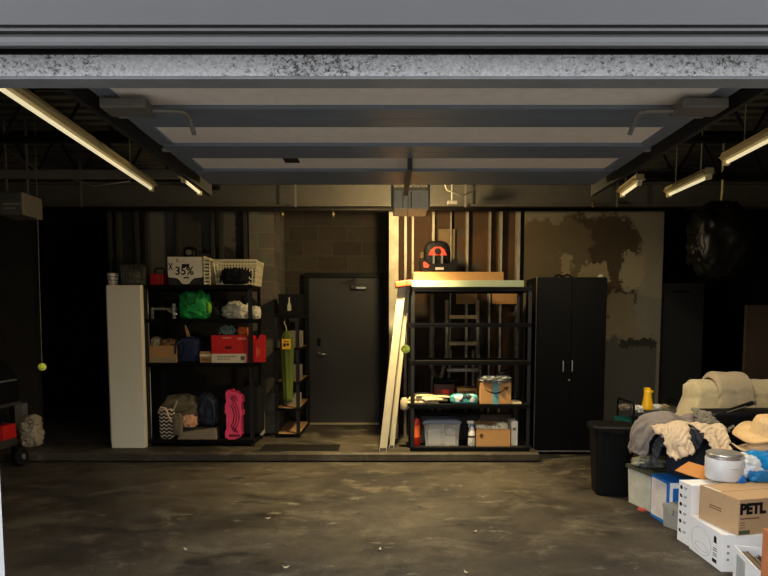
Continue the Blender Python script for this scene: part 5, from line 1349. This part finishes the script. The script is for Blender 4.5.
def sdrape(cx_, cy_, z, w, l, ang, keep, *a_, amp=.05, n=44, **k_):
    ca, sa = math.cos(ang), math.sin(ang)
    def f(u, q):
        x, y = (u - .5) * w, (q - .5) * l
        return (cx_ + x * ca - y * sa, cy_ + x * sa + y * ca, z + amp * (2.6 * noise.noise(Vector((u * 4.2, q * 2.6, ang * 9))) + .3 * noise.noise(Vector((u * 9, q * 5, ang * 5)))))
    vs_, fs_ = sheet(f, n, n, keep)
    return drape(vs_, fs_, *a_, **k_)
ballA = ((2.30, 4.16, .47), (.19, .14, .21)); ballB = ((2.24, 4.50, .56), (.17, .15, .17)); ballC = ((2.58, 4.54, .60), (.14, .13, .12))
t = thing('laundry_sack', (2.30, 4.16, H3 + .002), 'stuffed navy laundry sack on the white and blue box', 'sack')
MB().blob((0, 0, .16), (.155, .11, .175), 77, .06, 2, .05, flat=0).build('sack_body', navy, t, smooth=True)
t = thing('laundry_sack', (2.24, 4.50, H4 + .03), 'stuffed navy laundry sack under the grey sweatshirt', 'sack')
MB().blob((0, 0, .56 - H4 - .03), (.145, .125, .145), 78, .05, 2, .04, flat=0).build('sack_body', navy, t, smooth=True)
t = thing('cushion', (2.58, 4.54, .502), 'dark round cushion under the taupe-grey jacket', 'cushion')
MB().blob((0, 0, .09), (.12, .11, .09), 79, .05, 2, .03, flat=0).build('cushion_body', dark_fab, t, smooth=True)
hp = heap + [tub_s, blue_s]
dn = sdrape(2.20, 4.14, .74, .62, .66, R(6), shirt_keep, hp, 'navy_sweater', navy, 'navy sweater hanging over the white and blue box', 'sweater', frames=40, thick=.008, amp=.012, bend=.15, balls=[ballA])
dg_ = sdrape(2.23, 4.46, .80, .66, .84, R(-70), shirt_keep, hp, 'grey_sweatshirt', greyc, 'grey sweatshirt sliding down left side of the heap over the murky tub', 'sweatshirt', frames=34, thick=.012, amp=.05, bend=.1, balls=[ballA, ballB, ballC], over=[dn])
dj = sdrape(2.58, 4.46, .80, .50, .42, R(24), lambda u, q: True, hp, 'taupe_jacket', taup, 'taupe-grey jacket crumpled against the beige blanket', 'jacket', frames=36, thick=.012, amp=.04, bend=.1, balls=[ballB, ballC], over=[dg_])
def trouser_keep(u, q): return q > .66 or abs(u - .5) > .05
n_ = 44
sdrape(2.29, 4.09, .76, .58, .60, R(-10), trouser_keep, hp, 'beige_trousers', beig, 'beige trousers hanging over the front of the heap', 'trousers', frames=38, thick=.012, amp=.04, bend=.15, balls=[ballA, ((2.50, 4.16, .47), (.14, .14, .20))], over=[dn, dg_])
# orange-brown cardboard flap
p = at(694, 470, 3.84)
o = MB().prism([(-.13, -.02), (-.02, .07), (.115, .03), (.10, -.05), (.04, -.075), (-.05, -.05)], -.003, .003, plane='xy').build('cardboard_sheet', mat('orange_kraft', s(206, 138, 66), .8, 0, .06))
o.location = p; o.rotation_euler = (R(38), R(4), R(-8)); tag(o, 'loose orange-brown cardboard piece below the beige trousers', 'cardboard')
# straw hat on a paler hat
def hat(loc, label, m, band, rz, tilt, rb, rc, hc, seed):
    t = thing('sun_hat', loc, label, 'hat'); t.rotation_euler = (tilt[0], tilt[1], rz)
    vs_, fs_ = [], []; n = 48
    prof = [(rb, .012), (rb * .98, .0), (rb * .8, .0), (rc * 1.12, .012), (rc * 1.0, .03), (rc * .97, hc * .7), (rc * .86, hc * .92), (rc * .6, hc), (rc * .3, hc * .96), (.004, hc * .93)]
    for r_, z in prof:
        for k_ in range(n):
            a_ = 2 * math.pi * k_ / n; wv_ = max(0, (r_ - rc) / (rb - rc)) * (.028 * math.sin(2 * a_ + seed) + .012 * math.sin(5 * a_ + seed))
            vs_.append((r_ * math.cos(a_), r_ * .9 * math.sin(a_), z + wv_ + .03))
    for j in range(len(prof) - 1):
        for k_ in range(n): fs_.append((j*n+k_, j*n+(k_+1) % n, (j+1)*n+(k_+1) % n, (j+1)*n+k_))
    o = MB()._add(vs_, fs_).build('crown_and_brim', m, t, smooth=True)
    so = o.modifiers.new('so', 'SOLIDIFY'); so.thickness = .005; so.offset = -1
    MB().lathe([(rc * 1.02, .062), (rc * 1.0, .085)], 48, sq=.9, caps=False).build('band', band, t, smooth=True)
    return t
p = at(764, 452, 3.95)
hat(Vector((p.x + .02, 3.97, .542)), 'flattened pale sun hat under the straw hat', mat('pale_straw', s(226, 200, 160), .85, 0, .1, 60, .4, 200), ink, .4, (R(4), 0), .23, .11, .08, 2)
p = at(765, 437, 4.0)
hat(Vector((p.x + .03, 4.0, p.z - .03)), 'straw sun hat with thin black band on top of the heap', mat('straw', s(222, 188, 136), .85, 0, .12, 60, .4, 200), ink, .0, (R(10), R(3)), .24, .125, .15, 5)
# ------------------------------------------------------------------ left border: grill cart, bags, tennis balls
v = onz(22, 464, 0)
t = thing('barbecue_grill', (at(-20, 460, 5.72).x, 5.38, 0), 'black barbecue grill cart cut by the left border', 'grill')
gx = lambda px: at(px, 400, 5.79).x - at(-20, 460, 5.72).x
gz = lambda py: at(5, py, 5.79).z
MB().prism([(gx(-60), gz(402)), (gx(18), gz(402)), (gx(19), gz(392)), (gx(19), gz(380)), (gx(12), gz(368)), (gx(2), gz(358)), (gx(-20), gz(352)), (gx(-50), gz(356))], .0, .41).build('hood', mat('grill_enamel', s(22, 21, 20), .35), t)
MB().tube([(gx(-30), -.03, gz(379)), (gx(16), -.03, gz(379)), (gx(20.5), .02, gz(379)), (gx(20.5), .36, gz(379))], .009, 8).build('handle', silver, t)
MB().box((gx(-60), .0, gz(404)), (gx(21), .41, gz(401))).build('side_shelf', mat('grill_shelf', s(54, 50, 44), .5), t)
for px in (12, -50):
    for y in (.02, .36): MB().box((gx(px), y, .05), (gx(px) + .035, y + .035, gz(402))).build('leg', blk, t)
MB().box((gx(-60), .02, gz(444)), (gx(16), .40, gz(436))).build('bottom_shelf', mat('grill_shelf', s(54, 50, 44)), t)
for px in (22, -52):
    w_ = MB().lathe([(.03, -.025), (.085, -.025), (.095, -.015), (.095, .015), (.085, .025), (.03, .025)], 24, Matrix.Translation((gx(px), .36, .096)) @ Matrix.Rotation(R(78), 4, 'Y')).build('wheel', mat('tyre', s(24, 23, 22), .8), t, smooth=True)
    MB().lathe([(.03, -.028), (.03, .028)], 14, Matrix.Translation((gx(px), .36, .096)) @ Matrix.Rotation(R(78), 4, 'Y')).build('hub', gal, w_)
v = at(3, 428, 5.60)
t = thing('gas_can', (v.x, 5.53, gz(436) + .001), 'red fuel can on the bottom shelf of the barbecue grill', 'can')
MB().box((-.10, 0, 0), (.05, .2, gz(422) - gz(436)), bev=.012).build('can_body', mat('red_plastic', s(196, 30, 28)), t)
MB().lathe([(.02, gz(422) - gz(436)), (.016, gz(418) - gz(436))], 12, Matrix.Translation((-.02, .1, 0))).build('cap', ink, t)
carton((at(3, 450, 6.2).x - .04, 6.22, .1), .22, .2, .15, 'dull red crate on the slab behind the barbecue grill', mat('dull_red', s(150, 30, 26), .6), name='crate', cat='crate')
v = at(32, 444, 6.25)
t = thing('plastic_bag', (v.x, 6.25, .1), 'crumpled beige carrier bag on the slab beside the grill', 'bag')
MB().blob((0, 0, .14), (.115, .10, .17), 71, .2, 2.4, .22, flat=0, p=2.3, nu=72, nv=48).build('bag_body', mat('beige_film', s(158, 144, 114), .5, 0, .12), t, smooth=True)
MB().blob((.035, -.02, .29), (.075, .06, .06), 73, .25, 2.6, .25).build('bag_neck', mat('beige_film', s(158, 144, 114)), t, smooth=True)
v = at(18, 420, 6.5)
carton((v.x, 6.5, .1), .12, .12, at(18, 418, 6.5).z - .1, 'small beige carton on the slab, lowest behind the beige carrier bag', mat('dim_beige_card', s(150, 136, 106), .8), name='small_carton')
z_ = at(18, 418, 6.5).z
carton((v.x, 6.51, z_ + E), .10, .1, at(18, 404, 6.5).z - z_, 'small grey-beige carton topmost behind the beige carrier bag', mat('dim_grey_card', s(128, 118, 98), .8), name='small_carton')
def ball(px, py, Y, tip, label):
    c_ = at(px, py, Y); t = thing('hanging_tennis_ball', c_ - Vector((0, 0, .033)), label, 'ball', 'tennis balls hung as parking guides')
    MB().blob((0, 0, .033), (.033, .033, .033), amp=0, p=2, nu=28, nv=18).build('ball', mat('tennis_felt', s(214, 226, 50), .9, 0, .08, 40, sheen=.4), t, smooth=True)
    pts = []
    for i in range(25):
        a_ = 2 * math.pi * i / 24; r3 = Vector((math.cos(a_) + .3 * math.cos(3 * a_), math.sin(a_) - .3 * math.sin(3 * a_), .75 * math.sin(2 * a_))).normalized() * .0332
        pts.append(r3 + Vector((0, 0, .033)))
    MB().tube(pts[:-1], .0012, 5, closed=True).build('seam', mat('pale_seam', s(226, 226, 200)), t)
    MB().tube([(0, 0, .066), tip - t.location], .0022, 5).build('string', mat('grey_string', s(120, 114, 96), .8), t)
ball(42, 367, 4.75, Vector((at(39, 215, 4.75).x, 4.75, ROOF - .045)), 'yellow tennis ball on a string in the dark left bay')
ball(405.5, 349, 4.2, Vector((at(409, 160, 4.2).x, 4.2, 2.78)), 'yellow tennis ball on a string before the white step ladder')
# leaves and chips on the floor
leaf_m = mat('pale_dry_leaf', s(176, 164, 132), .8, 0, .2)
spots = [(286, 568, 'dry leaf near the bottom edge, left of the floor centre'), (380, 550, 'dry leaf on the floor near the centre, toward the front'), (186, 550, 'dry leaf on the dark front left floor'), (475, 532, 'dry leaf on the worn floor right of centre'), (466, 573, 'dry leaf at the bottom edge right of the centre'), (268, 519, 'dry leaf on the floor between slab and front, left of centre')]
for i, (px, py, lab) in enumerate(spots):
    p = onz(px, py, 0); mb = MB()
    pts = [(-.028, 0), (-.012, .012), (.01, .014), (.03, .002), (.012, -.01), (-.01, -.012)]
    vs_ = [(x * .7, y * .7, .003 + .012 * (abs(x) / .03) ** 2) for x, y in pts] + [(x * .7, y * .7, .001 + .012 * (abs(x) / .03) ** 2) for x, y in pts]
    mb._add(vs_, [tuple(range(6)), tuple(range(11, 5, -1))] + [(k_, 6 + k_, 6 + (k_ + 1) % 6, (k_ + 1) % 6) for k_ in range(6)])
    single(mb, 'dry_leaf', leaf_m, p, lab, 'leaf', 'dry leaves on the floor', i * 1.3)
